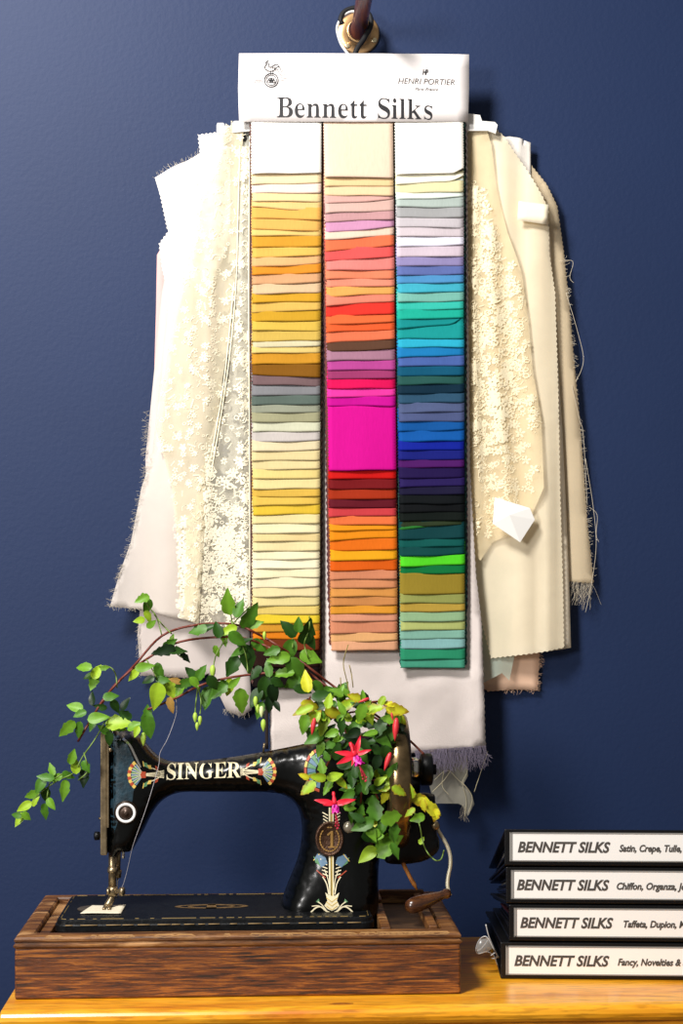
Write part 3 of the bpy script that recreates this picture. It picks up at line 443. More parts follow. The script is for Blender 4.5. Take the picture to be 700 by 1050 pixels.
# rows near the lime green tab read again from the photo
C3 = [r for r in C3 if r[0] not in ('2C7A30', '0A4246', '085A54', '084A48', '58E026', '08783E', '2B3820', '0A1410', '070C0E', '0A1014', '1A1638', '281A5A', '22114C')]
ins = [('22114C',491,490),('281A5A',500,498),('1A1638',508,507),('0A1014',517,517),('080C10',526,525),('0A1410',535,534),('2B3820',541,538),('2C7A30',544,534.5),('0A4246',553.5,552),('085A54',562,560),('084A48',571,568.5),('58E026',581,579),('08783E',589.3,588)]
k0 = [i for i, r in enumerate(C3) if r[0] == 'A08A2E'][0]; C3[k0:k0] = ins

def colour_name(h):
    r, g, b = [int(h[i:i+2], 16)/255 for i in (0, 2, 4)]; mx, mn = max(r, g, b), min(r, g, b); v = mx; s = (mx-mn)/mx if mx else 0
    if v < .14: return 'black'
    hu = 0 if mx == mn else ((g-b)/(mx-mn) % 6 if mx == r else (b-r)/(mx-mn)+2 if mx == g else (r-g)/(mx-mn)+4)*60
    if s < .09: n = 'white' if v > .9 else 'grey'
    elif hu < 12 or hu >= 345: n = 'red' if s > .6 else 'pink'
    elif hu < 30: n = ('orange' if s > .6 else 'peach') if v > .6 else 'brown'
    elif hu < 46: n = ('gold' if s > .55 else 'cream') if v > .6 else 'brown'
    elif hu < 70: n = 'yellow' if s > .35 else 'cream'
    elif hu < 160: n = 'green'
    elif hu < 200: n = 'teal'
    elif hu < 255: n = 'blue'
    elif hu < 290: n = 'purple'
    else: n = 'magenta'
    p = 'pale ' if (s < .35 and v > .7 and n not in ('white', 'grey', 'cream')) else 'dark ' if v < .5 else 'bright ' if (s > .75 and v > .75) else ''
    return p+n
def swatch_strip(name, label, rows, xs, Y, backing, edge_hex, top=125):
    """xs: (left x at top, right x at top, left x at bottom, right x at bottom)"""
    yb = rows[-1][1]; mid = ((xs[0]+xs[1])/2)
    t = thing(name, label, 'fabric swatches', P((xs[2]+xs[3])/2, yb, Y), 'three strips of silk swatches')
    def X(side, y):
        u = max(0, (y-top)/(yb-top)); return xs[side]+(xs[2+side]-xs[side])*u
    # backing cloths with pinked edges showing at the sides
    for e, (hx, grow, dy) in enumerate(backing):
        poly = []
        n = 150
        for i in range(n+1):
            y = top+(yb-dy-top)*i/n; poly.append((X(1, y)+grow[1]+(1.1 if i % 2 else 0), y))
        for i in range(n, -1, -1):
            y = top+(yb-dy-top)*i/n; poly.append((X(0, y)-grow[0]-(1.1 if i % 2 else 0), y))
        v2, fs, d = fillgrid(poly, 9)
        v = [P(p[0], p[1], Y+.004+.0016*e) for p in v2]
        o = obj('backing_cloth', (v, [f[::-1] for f in fs]), mat('backing_'+hx, '#'+hx, rough=.9), t, smooth=False)
    prev = (top, top, 0)
    N = len(rows)
    for i, row in enumerate(rows):
        hx, bl, br = row[:3]; cur = row[3] if len(row) > 3 else 0
        tuck = 14 if i else 0
        dist = 0 if i == 0 else 0
        wob = random.uniform(-.5, .5); wob2 = random.uniform(-.4, .4); indent = random.uniform(-.5, .6); rot = random.uniform(-.4, .4)
        hv = min(prev[0], prev[1])-tuck
        big = (max(bl, br)-max(prev[:2])) > 25
        nx = 14; H = (bl+br)/2-hv; ny = max(7, int(round(H/1.55)))
        nose = random.uniform(.0010, .0017)*(1.25 if cur else 1)
        v = []; fs = []
        for j in range(ny+1):
            u = j/ny
            zig = (.75 if j % 2 else -.35)
            for k in range(nx+1):
                q = k/nx
                ybot = bl+(br-bl)*q+wob*math.sin(q*PI*1.3+rot)+wob2*math.sin(q*PI*2.6)
                if cur == 1 and q > .86: ybot -= (q-.86)/.14*5
                if cur == 2 and q > .7: ybot -= ((q-.7)/.3)**2*7
                if cur == 3 and q > .75: ybot -= ((q-.75)/.25)**2*9
                y = hv+(ybot-hv)*u
                x0 = X(0, y)+indent+rot*.6-(zig if k == 0 else 0)+(.3 if k == 0 else 0); x1 = X(1, y)+indent*.5+(zig if k == nx else 0)
                x = x0+(x1-x0)*q
                # shingle: head lies back under the swatch above, hem stands forward
                vis = max(0, (y-(hv+tuck))/(max(4, ybot-hv-tuck)))
                out = -.0008+.0000*y+(nose*vis**1.5 if not big else .0035*vis)+ (0 if vis > 0 else -.0007)
                out += .0007*math.sin(q*PI*1.5+i*1.9)*vis+.0004*math.sin(q*9+i*2.3)*vis
                if k in (0, nx): out -= .0008*vis
                if j == ny: out -= .0005
                if cur and q > .8: out += .002*(q-.8)/.2*vis
                p = P(x, y, Y); v.append((p[0], p[1]-out, p[2]))
        for j in range(ny):
            for k in range(nx):
                a = j*(nx+1)+k; fs.append((a, a+nx+1, a+nx+2, a+1))
        m = mat('silk_'+hx, '#'+hx, rough=.75, k=.72+.24*max(0,min(1,(min(int(hx[0:2],16),int(hx[2:4],16),int(hx[4:6],16))-185)/50)), spec=.12, bump=.12, bscale=260, noise=.05, nscale=900, stretch=(1, 1, .12))
        o = obj('swatch', (v, fs), m, t); o['label'] = colour_name(hx)+' silk swatch'
        smod(o, .0003, 1)
        prev = (bl, br, 0)
    return t
swatch_strip('swatch_strip', 'left strip of silk swatches, creams and golds through to black', C1, (257.5, 329.2, 259.0, 327.0), -.056,
             [('5A3A34', (1.0, 1.2), 4), ('2A1C1A', (.2, 2.6), 2)], None)
swatch_strip('swatch_strip', 'middle strip of silk swatches with a large magenta square', C2, (331.5, 402.6, 339.3, 407.5), -.056,
             [('6A3A30', (1.4, .8), 6), ('4A2430', (2.2, 1.2), 50)], None)
swatch_strip('swatch_strip', 'right strip of silk swatches, white through teal, blue and green', C3, (404.8, 474.6, 410.8, 476.6), -.056,
             [('16403A', (.6, 1.4), 3), ('30222C', (1.6, 2.6), 60)], None)

# ---- fabrics hanging behind
def folds(*terms, base=0.0):
    """terms: (x0, slope dx/dy, width px, height m, phase)"""
    def f(px, py):
        r = base
        for x0, sl, wd, hgt, ph in terms:
            c = x0+sl*(py-150)+3*math.sin(py*.012+ph); r += hgt*math.exp(-((px-c)/wd)**2)
        return r+.0011*sn(px*.06, py*.014, 1, terms[0][4] if terms else 0)
    return f
cotton = mat('white_cotton', '#F4EEE6', rough=.85, k=.95, bump=.1, bscale=900, trans=.15)
organza = mat('cream_organza', '#FFF4DE', rough=.6, alpha=.80, alpha_noise=.12, trans=.25)
organza2 = mat('beige_organza', '#F0DEBC', rough=.6, alpha=.66, alpha_noise=.1, trans=.25)
whitesheer = mat('white_sheer', '#EEE5DC', rough=.6, alpha=.74, alpha_noise=.08, trans=.25)
net = mat('cream_net', '#EADFC2', rough=.7, alpha=.66, alpha_noise=.16, trans=.2)
net2 = mat('gold_net', '#FAE8BE', rough=.7, alpha=.6, alpha_noise=.15, trans=.2)
lacem = mat('ivory_embroidery', '#FBF2D8', rough=.8, trans=.1)
lacem2 = mat('gold_ivory_embroidery', '#FBEECB', rough=.8, trans=.1)
greynet = mat('grey_net', '#B8B4A8', rough=.7, alpha=.62, alpha_noise=.1)
pinkm = mat('dusty_pink', '#E6B4B0', rough=.8, trans=.1)
peachm = mat('peach_silk', '#F0C8AA', rough=.6, trans=.1)
mint = mat('pale_green_sheer', '#CADACA', rough=.6, alpha=.6, trans=.2)
calico = mat('pearl_grey_silk', '#E6DAD4', rough=.7, noise=.03, nscale=20, bump=.15, bscale=600)
threadm = mat('loose_thread', '#D8CDB8', rough=.8)

def fray(parent, line, Y, n, ln, m=threadm, outward=(0, 1), r=.00016, name='frayed_threads', spread=.8):
    L = [math.dist(line[i], line[i+1]) for i in range(len(line)-1)]; T = sum(L); mb = MB()
    for _ in range(n):
        s = random.random()*T; i = 0
        while s > L[i] and i < len(L)-1: s -= L[i]; i += 1
        u = s/L[i]; a = (line[i][0]+(line[i+1][0]-line[i][0])*u, line[i][1]+(line[i+1][1]-line[i][1])*u)
        l = ln*random.uniform(.3, 1.15); ang = math.atan2(outward[1], outward[0])+random.gauss(0, spread*.5)
        pts = []; x, y = a; x -= math.cos(ang)*1.5; y -= math.sin(ang)*1.5
        dy = Y-random.uniform(0, .003)
        for k in range(4): pts.append(P(x, y, dy)); x += math.cos(ang)*(l+1.5)/3; y += math.sin(ang)*(l+1.5)/3; ang += random.gauss(0, .35); dy -= random.uniform(-.0008, .001)
        mb.tube(pts, r, 3, False)
    return obj(name, mb.vf, m, parent)

def motifs(region, Y, fold, n, size, kind='flower', off=.0005, dens=None, seed=1, grow=.5):
    """scatter embroidered flowers, rings and sprigs inside a pixel outline"""
    rnd = random.Random(seed); mb = MB(); A = np.array(region); x0, y0 = A.min(0); x1, y1 = A.max(0); k = 0; tries = 0
    def yf0(px, py): return Y-fold(px, py)-off
    def add_blob(cx, cy_, rx, ry, a, seg=7):
        b = len(mb.v); p = P(cx, cy_, 0); q = P(cx, cy_, Y); mb.v.append((q[0], yf0(cx, cy_)-.0002, q[2]))
        for i in range(seg):
            t = 2*PI*i/seg; ex = rx*math.cos(t); ey = ry*math.sin(t); x = cx+ex*math.cos(a)-ey*math.sin(a); y = cy_+ex*math.sin(a)+ey*math.cos(a)
            q = P(x, y, Y); mb.v.append((q[0], yf0(x, y), q[2]))
        for i in range(seg): mb.f.append((b, b+1+(i+1) % seg, b+1+i))
    def add_ring(cx, cy_, r, wd, seg=11, sq=1):
        b = len(mb.v)
        for i in range(seg):
            t = 2*PI*i/seg
            for rr in (r-wd/2, r+wd/2):
                x = cx+rr*math.cos(t); y = cy_+rr*math.sin(t)*sq; q = P(x, y, Y); mb.v.append((q[0], yf0(x, y), q[2]))
        for i in range(seg):
            j = (i+1) % seg; mb.f.append((b+2*i, b+2*i+1, b+2*j+1, b+2*j))
    while k < n and tries < n*40:
        tries += 1; x = rnd.uniform(x0, x1); y = rnd.uniform(y0, y1)
        if not inside(np.array([(x, y)]), region)[0]: continue
        if dens and rnd.random() > dens(x, y): continue
        k += 1; s = size*rnd.uniform(.6, 1.3); a0 = rnd.uniform(0, 6.3); typ = rnd.random()
        if typ < .42:
            np_ = rnd.choice((5, 6))
            for i in range(np_):
                a = a0+2*PI*i/np_; add_blob(x+math.cos(a)*s*.62, y+math.sin(a)*s*.62, s*.42, s*.25, a)
            if s > size: add_ring(x, y, s*.22, s*.12, 7)
        elif typ < .62:
            add_ring(x, y, s*.5, s*.22, 10, rnd.uniform(.7, 1)); 
        elif typ < .8:
            for i in range(5):
                xx = x+(i-2)*s*.42*math.cos(a0); yy = y+(i-2)*s*.42*math.sin(a0)
                add_blob(xx, yy, s*.26, s*.13, a0+.9); add_blob(xx, yy, s*.26, s*.13, a0-.9)
        else:
            # looping stem
            pts = [(x+s*1.2*math.cos(a0+t*.9)*(1-t*.12), y+s*1.2*math.sin(a0+t*.9)*(1-t*.12)) for t in range(7)]; b = len(mb.v)
            for i, p in enumerate(pts):
                for sg in (-.5, .5):
                    q = P(p[0]+sg*s*.14, p[1]+sg*s*.14, Y); mb.v.append((q[0], yf0(*p), q[2]))
            for i in range(6): mb.f.append((b+2*i, b+2*i+1, b+2*i+3, b+2*i+2))
    return mb

GRP = 'sheer and lace lengths hanging behind the swatch strips'
def fabric(name, label, loc, Ypx=None): return thing(name, label, 'fabric', loc, GRP)

# back layers first ------------------------------------------------ LEFT
t = fabric('fabric_length', 'dusty pink fabric edge peeking out at the far left of the hanging samples', P(168, 480, -.012))
f1 = folds((168, -.02, 7, .003, 1))
sheet('cloth', [(176, 240), (186, 250), (182, 400), (180, 500), (160, 505), (152, 470), (158, 390), (160, 320), (161, 262), (168, 250)], -.010, f1, pinkm, t, h=6)
t = fabric('fabric_length', 'grey-white sheer with a frayed lower left edge under the cream lace', P(190, 690, -.016))
f1 = folds((200, 0, 20, .004, 2))
sheet('cloth', [(180, 230), (240, 200), (256, 300), (256, 690), (258, 728), (246, 735), (232, 728), (214, 690), (204, 696), (175, 694), (144, 693), (141, 650), (146, 600), (150, 520), (149, 470), (154, 420), (166, 300)], -.014, f1, mat('pearl_sheer', '#DDD2CC', rough=.7, alpha=.93, trans=.15), t, h=8)
fray(t, [(152, 420), (149, 470), (149, 520)], -.016, 60, 6, outward=(-1, .1))
fray(t, [(142, 640), (143, 690), (200, 694), (214, 690)], -.016, 70, 5, outward=(-.5, 1))
fray(t, [(228, 728), (256, 732)], -.016, 30, 6, outward=(0, 1))
t = fabric('fabric_length', 'bright white cotton with a pinked edge at the upper left of the samples', P(200, 420, -.02))
f1 = folds((185, .05, 12, .006, .4), (220, 0, 16, .005, 1))
sheet('cloth', [(172, 238), (163, 250), (166, 275), (172, 300), (170, 400), (165, 520), (200, 560), (255, 560), (256, 150), (235, 136), (203, 139), (205, 158), (180, 175), (162, 190)], -.020, f1, cotton, t, h=6, pinked=(2.2, 1.4))
t = fabric('fabric_length', 'white frayed cotton flap folded out at the upper left corner', P(190, 330, -.026))
f1 = folds((178, .12, 12, .007, .9))
sheet('cloth', [(159, 183), (172, 176), (190, 168), (206, 158), (232, 150), (250, 160), (240, 240), (214, 300), (196, 268), (178, 232), (164, 200)], -.028, lambda x, y: f1(x, y)+.004, mat('blown_cotton', '#FBF7F0', rough=.85), t, h=6)
fray(t, [(159, 183), (172, 176), (190, 168), (206, 158)], -.03, 45, 7, outward=(-.3, -1))
t = fabric('fabric_length', 'wide white organza flaring to a frayed corner at the lower left', P(190, 630, -.03))
f1 = folds((150, -.1, 14, .006, .3), (196, -.05, 18, .006, 2), (226, 0, 12, .005, 1))
sheet('cloth', [(178, 270), (200, 290), (240, 300), (252, 640), (215, 641), (180, 634), (147, 625), (113, 622), (122, 590), (134, 556), (145, 500), (156, 466), (160, 430), (168, 350)], -.030, f1, whitesheer, t, h=6, solid=.0003)
fray(t, [(156, 470), (145, 505), (134, 556), (122, 590), (113, 622)], -.032, 110, 6, outward=(-1, .2))
fray(t, [(113, 622), (147, 625), (180, 634)], -.032, 40, 4, outward=(0, 1))
# grey net with black flock flowers
t = fabric('fabric_length', 'grey net with black flocked sprigs showing beside the left swatch strip', P(240, 640, -.034))
f1 = folds((240, 0, 10, .003, .6))
sheet('net', [(236, 130), (257, 132), (257, 640), (232, 640), (206, 600), (208, 470), (226, 330), (236, 250)], -.036, f1, mat('pale_grey_net', '#C4C2B4', rough=.8, alpha=.80), t, h=7)
rg = [(238, 240), (243, 245), (240, 330), (233, 400), (256, 400), (256, 636), (215, 636), (210, 500), (222, 400), (232, 330)]
mb = motifs(rg, -.037, f1, 62, 7.0, seed=5)
obj('flocked_sprigs', mb.vf, mat('grey_flock', '#585C60', rough=.9), t)
mb = motifs([(234, 250), (242, 250), (238, 330), (230, 420), (226, 440), (220, 440), (222, 400), (230, 320)], -.0372, f1, 16, 5, seed=8)
ribbon_pts = [(241, 250), (240, 290), (236, 330), (233, 350)]
for i in range(3): mb.add([P(ribbon_pts[i][0]-1, ribbon_pts[i][1], -.0375), P(ribbon_pts[i][0]+1.2, ribbon_pts[i][1], -.0375), P(ribbon_pts[i+1][0]+1.2, ribbon_pts[i+1][1], -.0375), P(ribbon_pts[i+1][0]-1, ribbon_pts[i+1][1], -.0375)], [(3, 2, 1, 0)])
for q in ((250, 141, 3.2), (247, 150, 2)): mb.add([P(q[0]+q[2]*math.cos(a)*.8, q[1]+q[2]*math.sin(a)*1.3, -.0385) for a in (0, 1.05, 2.1, 3.14, 4.2, 5.2)], [(0, 1, 2, 3, 4, 5)])
o = obj('black_sprigs', mb.vf, mat('black_flock', '#0A0A0C', rough=.9), t)
# cream lace, two falls
t = fabric('lace_length', 'cream floral lace with heavy white embroidery near its lower hem, left of the strips', P(215, 640, -.04)); t['category'] = 'lace'
f1 = folds((205, -.02, 12, .006, .5), (228, -.06, 8, .007, 1.5), (190, .02, 10, .004, 2))
lp = [(222, 142), (238, 128), (250, 130), (246, 180), (243, 240), (241, 290), (236, 340), (228, 390), (222, 440), (214, 500), (208, 560), (204, 640), (184, 632), (182, 560), (176, 500), (160, 440), (166, 400), (178, 320), (192, 260), (200, 190), (214, 160)]
sheet('net', lp, -.042, f1, net, t, h=6, solid=0)
mb = motifs(lp, -.042, f1, 430, 3.6, seed=2)
obj('embroidery', mb.vf, lacem, t)
t = fabric('lace_length', 'cream lace fall with dense white blossom hem touching the left swatch strip', P(230, 640, -.045)); t['category'] = 'lace'
f2 = folds((250, 0, 5, .004, .5), (225, -.05, 9, .005, 1.1))
lp = [(248, 150), (256, 150), (257, 300), (257, 640), (240, 644), (215, 642), (184, 634), (184, 590), (196, 540), (206, 480), (228, 410), (238, 340), (242, 300), (246, 200)]
sheet('net', lp, -.0465, f2, mat('clear_net', '#E6DEC8', rough=.7, alpha=.34), t, h=6, solid=0)
dn = lambda x, y: .9 if 480 < y < 600 and x > 184 else (.75 if x > 246 or y > 480 else .3)
mb = motifs(lp, -.0465, f2, 560, 4.4, seed=3, dens=dn); mb2 = motifs([(186, 540), (215, 500), (240, 520), (256, 530), (256, 600), (210, 636), (186, 628)], -.047, f2, 190, 5.5, seed=9); mb.add(mb2.v, mb2.f)
mb3 = MB()
for line in ([(246, 150), (244, 220), (242, 290), (236, 360), (226, 430), (214, 500)], [(256, 140), (255, 300), (256, 500), (256, 640)], [(240, 290), (231, 380), (220, 450), (206, 520), (196, 590)]):
    pts = [P(x, y, -.0475) for x, y in catmull(line, 6)]; mb3.tube([(p[0], p[1]-.002, p[2]) for p in pts], .0009, 5)
mb.add(mb3.v, mb3.f)
obj('embroidery', mb.vf, lacem, t)

# RIGHT ------------------------------------------------------------
t = fabric('fabric_length', 'peach silk piece lowest on the right behind the organza', P(525, 708, -.008))
sheet('cloth', [(485, 600), (556, 600), (556, 640), (553, 672), (551, 708), (525, 707), (500, 709), (486, 700)], -.008, folds((520, 0, 14, .003, 1)), peachm, t, h=8, pinked=(2.4, .8))
fray(t, [(554, 660), (551, 708)], -.009, 35, 5, peachm, outward=(1, .2)); fray(t, [(551, 708), (515, 709)], -.009, 20, 4, peachm, outward=(0, 1))
t = fabric('fabric_length', 'beige sheer organza with a curved outer edge at the far right', P(590, 600, -.012))
f1 = folds((585, .1, 8, .004, 1), (560, .08, 12, .004, 2))
sheet('cloth', [(500, 140), (520, 150), (545, 170), (560, 190), (571, 212), (578, 260), (583, 310), (588, 370), (594, 430), (598, 480), (602, 540), (607, 585), (608, 598), (590, 597), (560, 594), (500, 600)], -.013, f1, organza2, t, h=6, pinked=(2.3, 1.0), solid=.0003)
fray(t, [(578, 260), (588, 370), (598, 480), (607, 590)], -.014, 130, 5, outward=(1, .1))
fray(t, [(585, 598), (608, 598)], -.014, 60, 26, outward=(-.1, 1), spread=.5)
mb = MB()
for q in ([(600, 470), (608, 520), (611, 560), (606, 600), (600, 628)], [(580, 300), (592, 340), (598, 370), (590, 392)], [(586, 395), (594, 430), (598, 448), (602, 520)], [(604, 520), (612, 528), (611, 548), (614, 556)], [(573, 268), (587, 268), (584, 284), (588, 290)]):
    mb.tube([P(a, b, -.018) for a, b in catmull(q, 6)], .00025, 4)
obj('loose_threads', mb.vf, threadm, t)
t = fabric('fabric_length', 'narrow white cotton tabs at the top right of the hanging samples', P(530, 190, -.02))
sheet('cloth', [(515, 141), (522, 140), (536, 143), (536, 150), (537, 144), (544, 146), (544, 175), (546, 215), (500, 215), (510, 160)], -.016, folds((530, 0, 5, .003, 1)), cotton, t, h=4)
t = fabric('fabric_length', 'cream organza panel with a squared lower hem right of the strips', P(550, 665, -.018))
f1 = folds((560, .02, 10, .004, .5), (535, .0, 16, .005, 1))
sheet('cloth', [(497, 150), (530, 180), (556, 200), (563, 240), (566, 300), (572, 380), (576, 440), (580, 520), (583, 590), (585, 664), (560, 668), (545, 666), (497, 674), (486, 640), (486, 300)], -.020, f1, organza, t, h=6, solid=.0003)
t = fabric('fabric_length', 'pale green sheer layer showing at the lower right beside the grey silk', P(515, 695, -.023))
sheet('cloth', [(490, 560), (530, 580), (534, 640), (522, 698), (514, 690), (496, 700), (492, 640)], -.0225, folds((510, 0, 8, .003, 1)), mint, t, h=6, solid=0)
t = fabric('fabric_length', 'cream pinked-edge voile in front of the squared organza, with a small sewn label', P(540, 660, -.028))
f1 = folds((545, .03, 9, .005, .5), (515, .05, 14, .006, 1.7), (560, 0, 5, .003, 2))
sheet('cloth', [(483, 126), (500, 127), (515, 140), (538, 172), (552, 196), (562, 215), (563, 260), (569, 300), (572, 400), (574, 500), (577, 600), (578, 664), (552, 669), (520, 673), (503, 675), (484, 600)], -.028, f1, mat('warm_voile', '#FDF0D2', rough=.6, alpha=.86, alpha_noise=.1, trans=.2), t, h=6, pinked=(2.6, 1.1), solid=0)
o = sheet('fabric_label', [(531.5, 206.5), (562, 210), (560.5, 230.5), (530, 226)], -.040, lambda x, y: .001, mat('label_cloth', '#FFF2D6', rough=.7), t, h=6)
# gold-ivory lace on the right
t = fabric('lace_length', 'ivory corded lace hanging right of the strips, dense flowers down its outer edge', P(505, 560, -.038)); t['category'] = 'lace'
f2 = folds((498, .06, 9, .006, .3), (520, .09, 8, .006, 1.3), (545, .02, 10, .003, 2), (488, 0, 5, .004, 1))
lp = [(479, 126), (496, 127), (503, 150), (508, 190), (520, 240), (534, 280), (541, 330), (545, 380), (554, 430), (556, 500), (540, 540), (505, 556), (492, 575), (480, 560), (480, 300)]
sheet('net', lp, -.034, f2, net2, t, h=6, solid=0)
mb = motifs([(482, 180), (495, 170), (500, 220), (520, 260), (538, 300), (540, 380), (554, 430), (548, 500), (500, 550), (482, 545)], -.034, f2, 470, 4.0, seed=4)
m2 = motifs([(486, 320), (500, 300), (530, 330), (532, 420), (505, 470), (484, 460)], -.0345, f2, 190, 5.2, seed=12); mb.add(m2.v, m2.f)
m2 = motifs([(482, 190), (496, 200), (505, 250), (520, 300), (510, 330), (484, 290)], -.0345, f2, 90, 4.6, seed=14); mb.add(m2.v, m2.f)
obj('embroidery', mb.vf, lacem2, t)
o = obj('paper_tag', ([P(507, 510, -.053), P(543, 521, -.049), P(548, 533, -.048), P(533, 556, -.050), P(505, 537, -.053), P(522, 528, -.056)], [(5, 1, 0), (5, 2, 1), (5, 3, 2), (5, 4, 3), (5, 0, 4)]), mat('tag_paper', '#FFFDF8', rough=.6), smooth=False)
smod(o, .0005); tag(o, 'crumpled white paper tag pinned to the ivory lace on the right', 'tag')
# flared lower part of the lace edge
# CENTRE: pearl grey silk length
t = fabric('fabric_length', 'long pearl grey silk length hanging lowest in the middle, fringed at its hem', P(400, 768, -.03))
f1 = folds((350, .0, 22, .003, .3), (440, .01, 30, .004, 1), (490, .0, 9, .003, 2))
cre = lambda x, y: f1(x, y)+.0007*sn(x*.17, y*.13, 1, 3)*(1 if y > 640 else .2)+.0016*math.exp(-((y-(745-.28*(x-300)))/5)**2)+(.0015*abs(math.sin((x-y*.6)*.07)) if y > 690 and x > 420 else 0)
sheet('cloth', [(262, 128), (400, 128), (479, 128), (480, 300), (482, 480), (488, 590), (494, 640), (498, 766), (470, 769), (430, 772), (330, 775), (277, 778), (276, 700), (262, 690)], -.046, lambda x, y: cre(x, y)-.004, calico, t, h=8, pinked=(3.2, .9))
o = fray(t, [(425, 771), (470, 768), (498, 766)], -.046, 420, 22, mat('lilac_grey_fringe', '#9C92A6', rough=.9), outward=(.1, 1), r=.0002, spread=.25)
sheet('dark_edge', [(270, 686), (275, 686), (275, 768), (272, 768)], -.048, lambda x, y: .001, mat('dark_selvedge', '#241812', rough=.8), t, h=6)
t = thing('tulle_scrap', 'torn cream tulle scrap dangling below the grey silk fringe', 'fabric', P(463, 835, -.03))
sheet('net', [(442, 768), (470, 772), (478, 776), (479, 795), (475, 803), (483, 815), (486, 824), (479, 836), (474, 826), (470, 824), (445, 824), (440, 806)], -.03, folds((470, .02, 7, .006, 1), (452, -.03, 8, .005, 2)), mat('tulle', '#DDD8C4', rough=.8, alpha=.42, alpha_noise=.16), t, h=4, solid=0)
mb = MB()
for q in ([(445, 800), (458, 790), (470, 800), (477, 806), (484, 818), (480, 834)], [(443, 812), (455, 800), (462, 790)], [(478, 772), (479, 790), (474, 803), (478, 820), (476, 838)], [(456, 786), (453, 805), (460, 815)], [(500, 770), (490, 800), (486, 812)]):
    mb.tube([P(a, b, -.037) for a, b in catmull(q, 6)], .0004, 4)
obj('gathered_threads', mb.vf, mat('tulle_thread', '#D2C8A4', rough=.8), t)
fray(t, [(479, 832), (474, 826)], -.033, 14, 16, outward=(0, 1), spread=.6)

# white clip hangers behind the header
for k, (name, pl, lab) in enumerate((('clip_hanger', [(222, 128), (223, 126), (229, 126), (230, 129), (236, 129), (240, 124), (250, 124), (262, 120), (262, 134), (222, 137)], 'white plastic hanger end showing at the upper left of the samples'),
                      ('clip_hanger', [(462, 120), (478, 116), (492, 118), (494, 124), (507, 125), (510, 128), (508, 137), (500, 134), (462, 134)], 'white plastic hanger end showing at the upper right of the samples'))):
    poly = resample(pl, 4); p2, fs, d = fillgrid(poly, 4); n = len(p2)
    v = [P(p[0], p[1], -.044) for p in p2]; v += [(a[0], a[1]+.004, a[2]) for a in v]
    bnd = list(range(len(poly)))
    fs2 = [f[::-1] for f in fs]+[tuple(i+n for i in f) for f in fs]+[(i, i+n, (i+1) % len(poly)+n, (i+1) % len(poly)) for i in bnd]
    o = obj(name, (v, fs2), mat('white_plastic', '#F0EEEA', rough=.35), smooth=False); tag(o, lab, 'hanger', 'plastic hangers behind the header card')

# ================================================================== wooden sewing machine base
oak = wood('worn_oak', '#241004', '#68340C', '#AE6A20', scale=(2.2, 40, 40), fine=1.6, lo=.38, hi=.64, rough=.5, coat=.12, wear=.0, bump=.5)
oakw = wood('worn_oak_rim', '#2A1408', '#6E4218', '#AC7A42', scale=(2, 18, 18), rough=.55, coat=.05, wear=.95, bump=.5)
oakd = wood('dark_oak', '#180C06', '#382010', '#56361C', scale=(3, 14, 14), rough=.6, coat=0, bump=.3)
YF, YB = -.36, -.142
ca = thing('wooden_machine_base', 'worn dark oak case carrying the black sewing machine', 'wooden base', P(243, 1023, YF))
x0 = P(15, 1000, YF)[0]; x1 = P(472, 1000, YF)[0]; zr = P(243, 958, YF)[2]          # rim height
TZe = TZ+.0003
mb = MB(); tk = .012
mb.box(x0, x1, YF, YF+tk, TZe, zr-.012); mb.box(x0, x1, YB-tk, YB, TZe, zr-.012)
mb.box(x0, x0+tk, YF+tk, YB-tk, TZe, zr-.012); mb.box(x1-tk, x1, YF+tk, YB-tk, TZe, zr-.012)
o = obj('case_body', mb.vf, oak, ca, smooth=False); bev(o, .0022, 3)
o = obj('bottom_panel', MB().box(x0+tk, x1-tk, YF+tk, YB-tk, TZe, TZe+.006).vf, oakd, ca, smooth=False)
# moulded top frame: swept profile round the rim
xd = P(386, 940, -.30)[0]                       # divider between bed and accessory box
def frame(xa, xb, ya, yb, prof):
    """prof: list of (inset, z) swept round a rectangle"""
    mb = MB(); n = len(prof); vs = []
    for (cx_, cy_, sx, sy) in ((xa, ya, 1, 1), (xb, ya, -1, 1), (xb, yb, -1, -1), (xa, yb, 1, -1)):
        for d, z in prof: vs.append((cx_+sx*d, cy_+sy*d, z))
    fs = []
    for c in range(4):
        c2 = (c+1) % 4
        for i in range(n):
            j = (i+1) % n; fs.append((c*n+i, c2*n+i, c2*n+j, c*n+j))
    return mb.add(vs, fs)
pr = [(0, zr-.012), (-.0012, zr-.0105), (-.0012, zr-.009), (.0005, zr-.008), (.001, zr-.0065), (-.0005, zr-.005), (-.0005, zr-.003), (.0015, zr-.001), (.005, zr), (.017, zr), (.0185, zr-.002), (.0185, zr-.012)]
o = obj('top_moulding', frame(x0, x1, YF, YB, pr).vf, oakw, ca, smooth=False)
# rails that carry the bed
mb = MB(); mb.box(x0+.018, x0+.03, YF+.0185, YB-.0185, zr-.016, zr-.006); mb.box(xd+.002, xd+.012, YF+.0185, YB-.0185, zr-.03, zr+.0015)
mb.box(x0+.03, xd+.002, YF+.0185, YF+.0245, zr-.016, zr-.006); mb.box(x0+.03, xd+.002, YB-.026, YB-.0185, zr-.016, zr-.001)
o = obj('inner_rails', mb.vf, oakw, ca, smooth=False); bev(o, .0012)
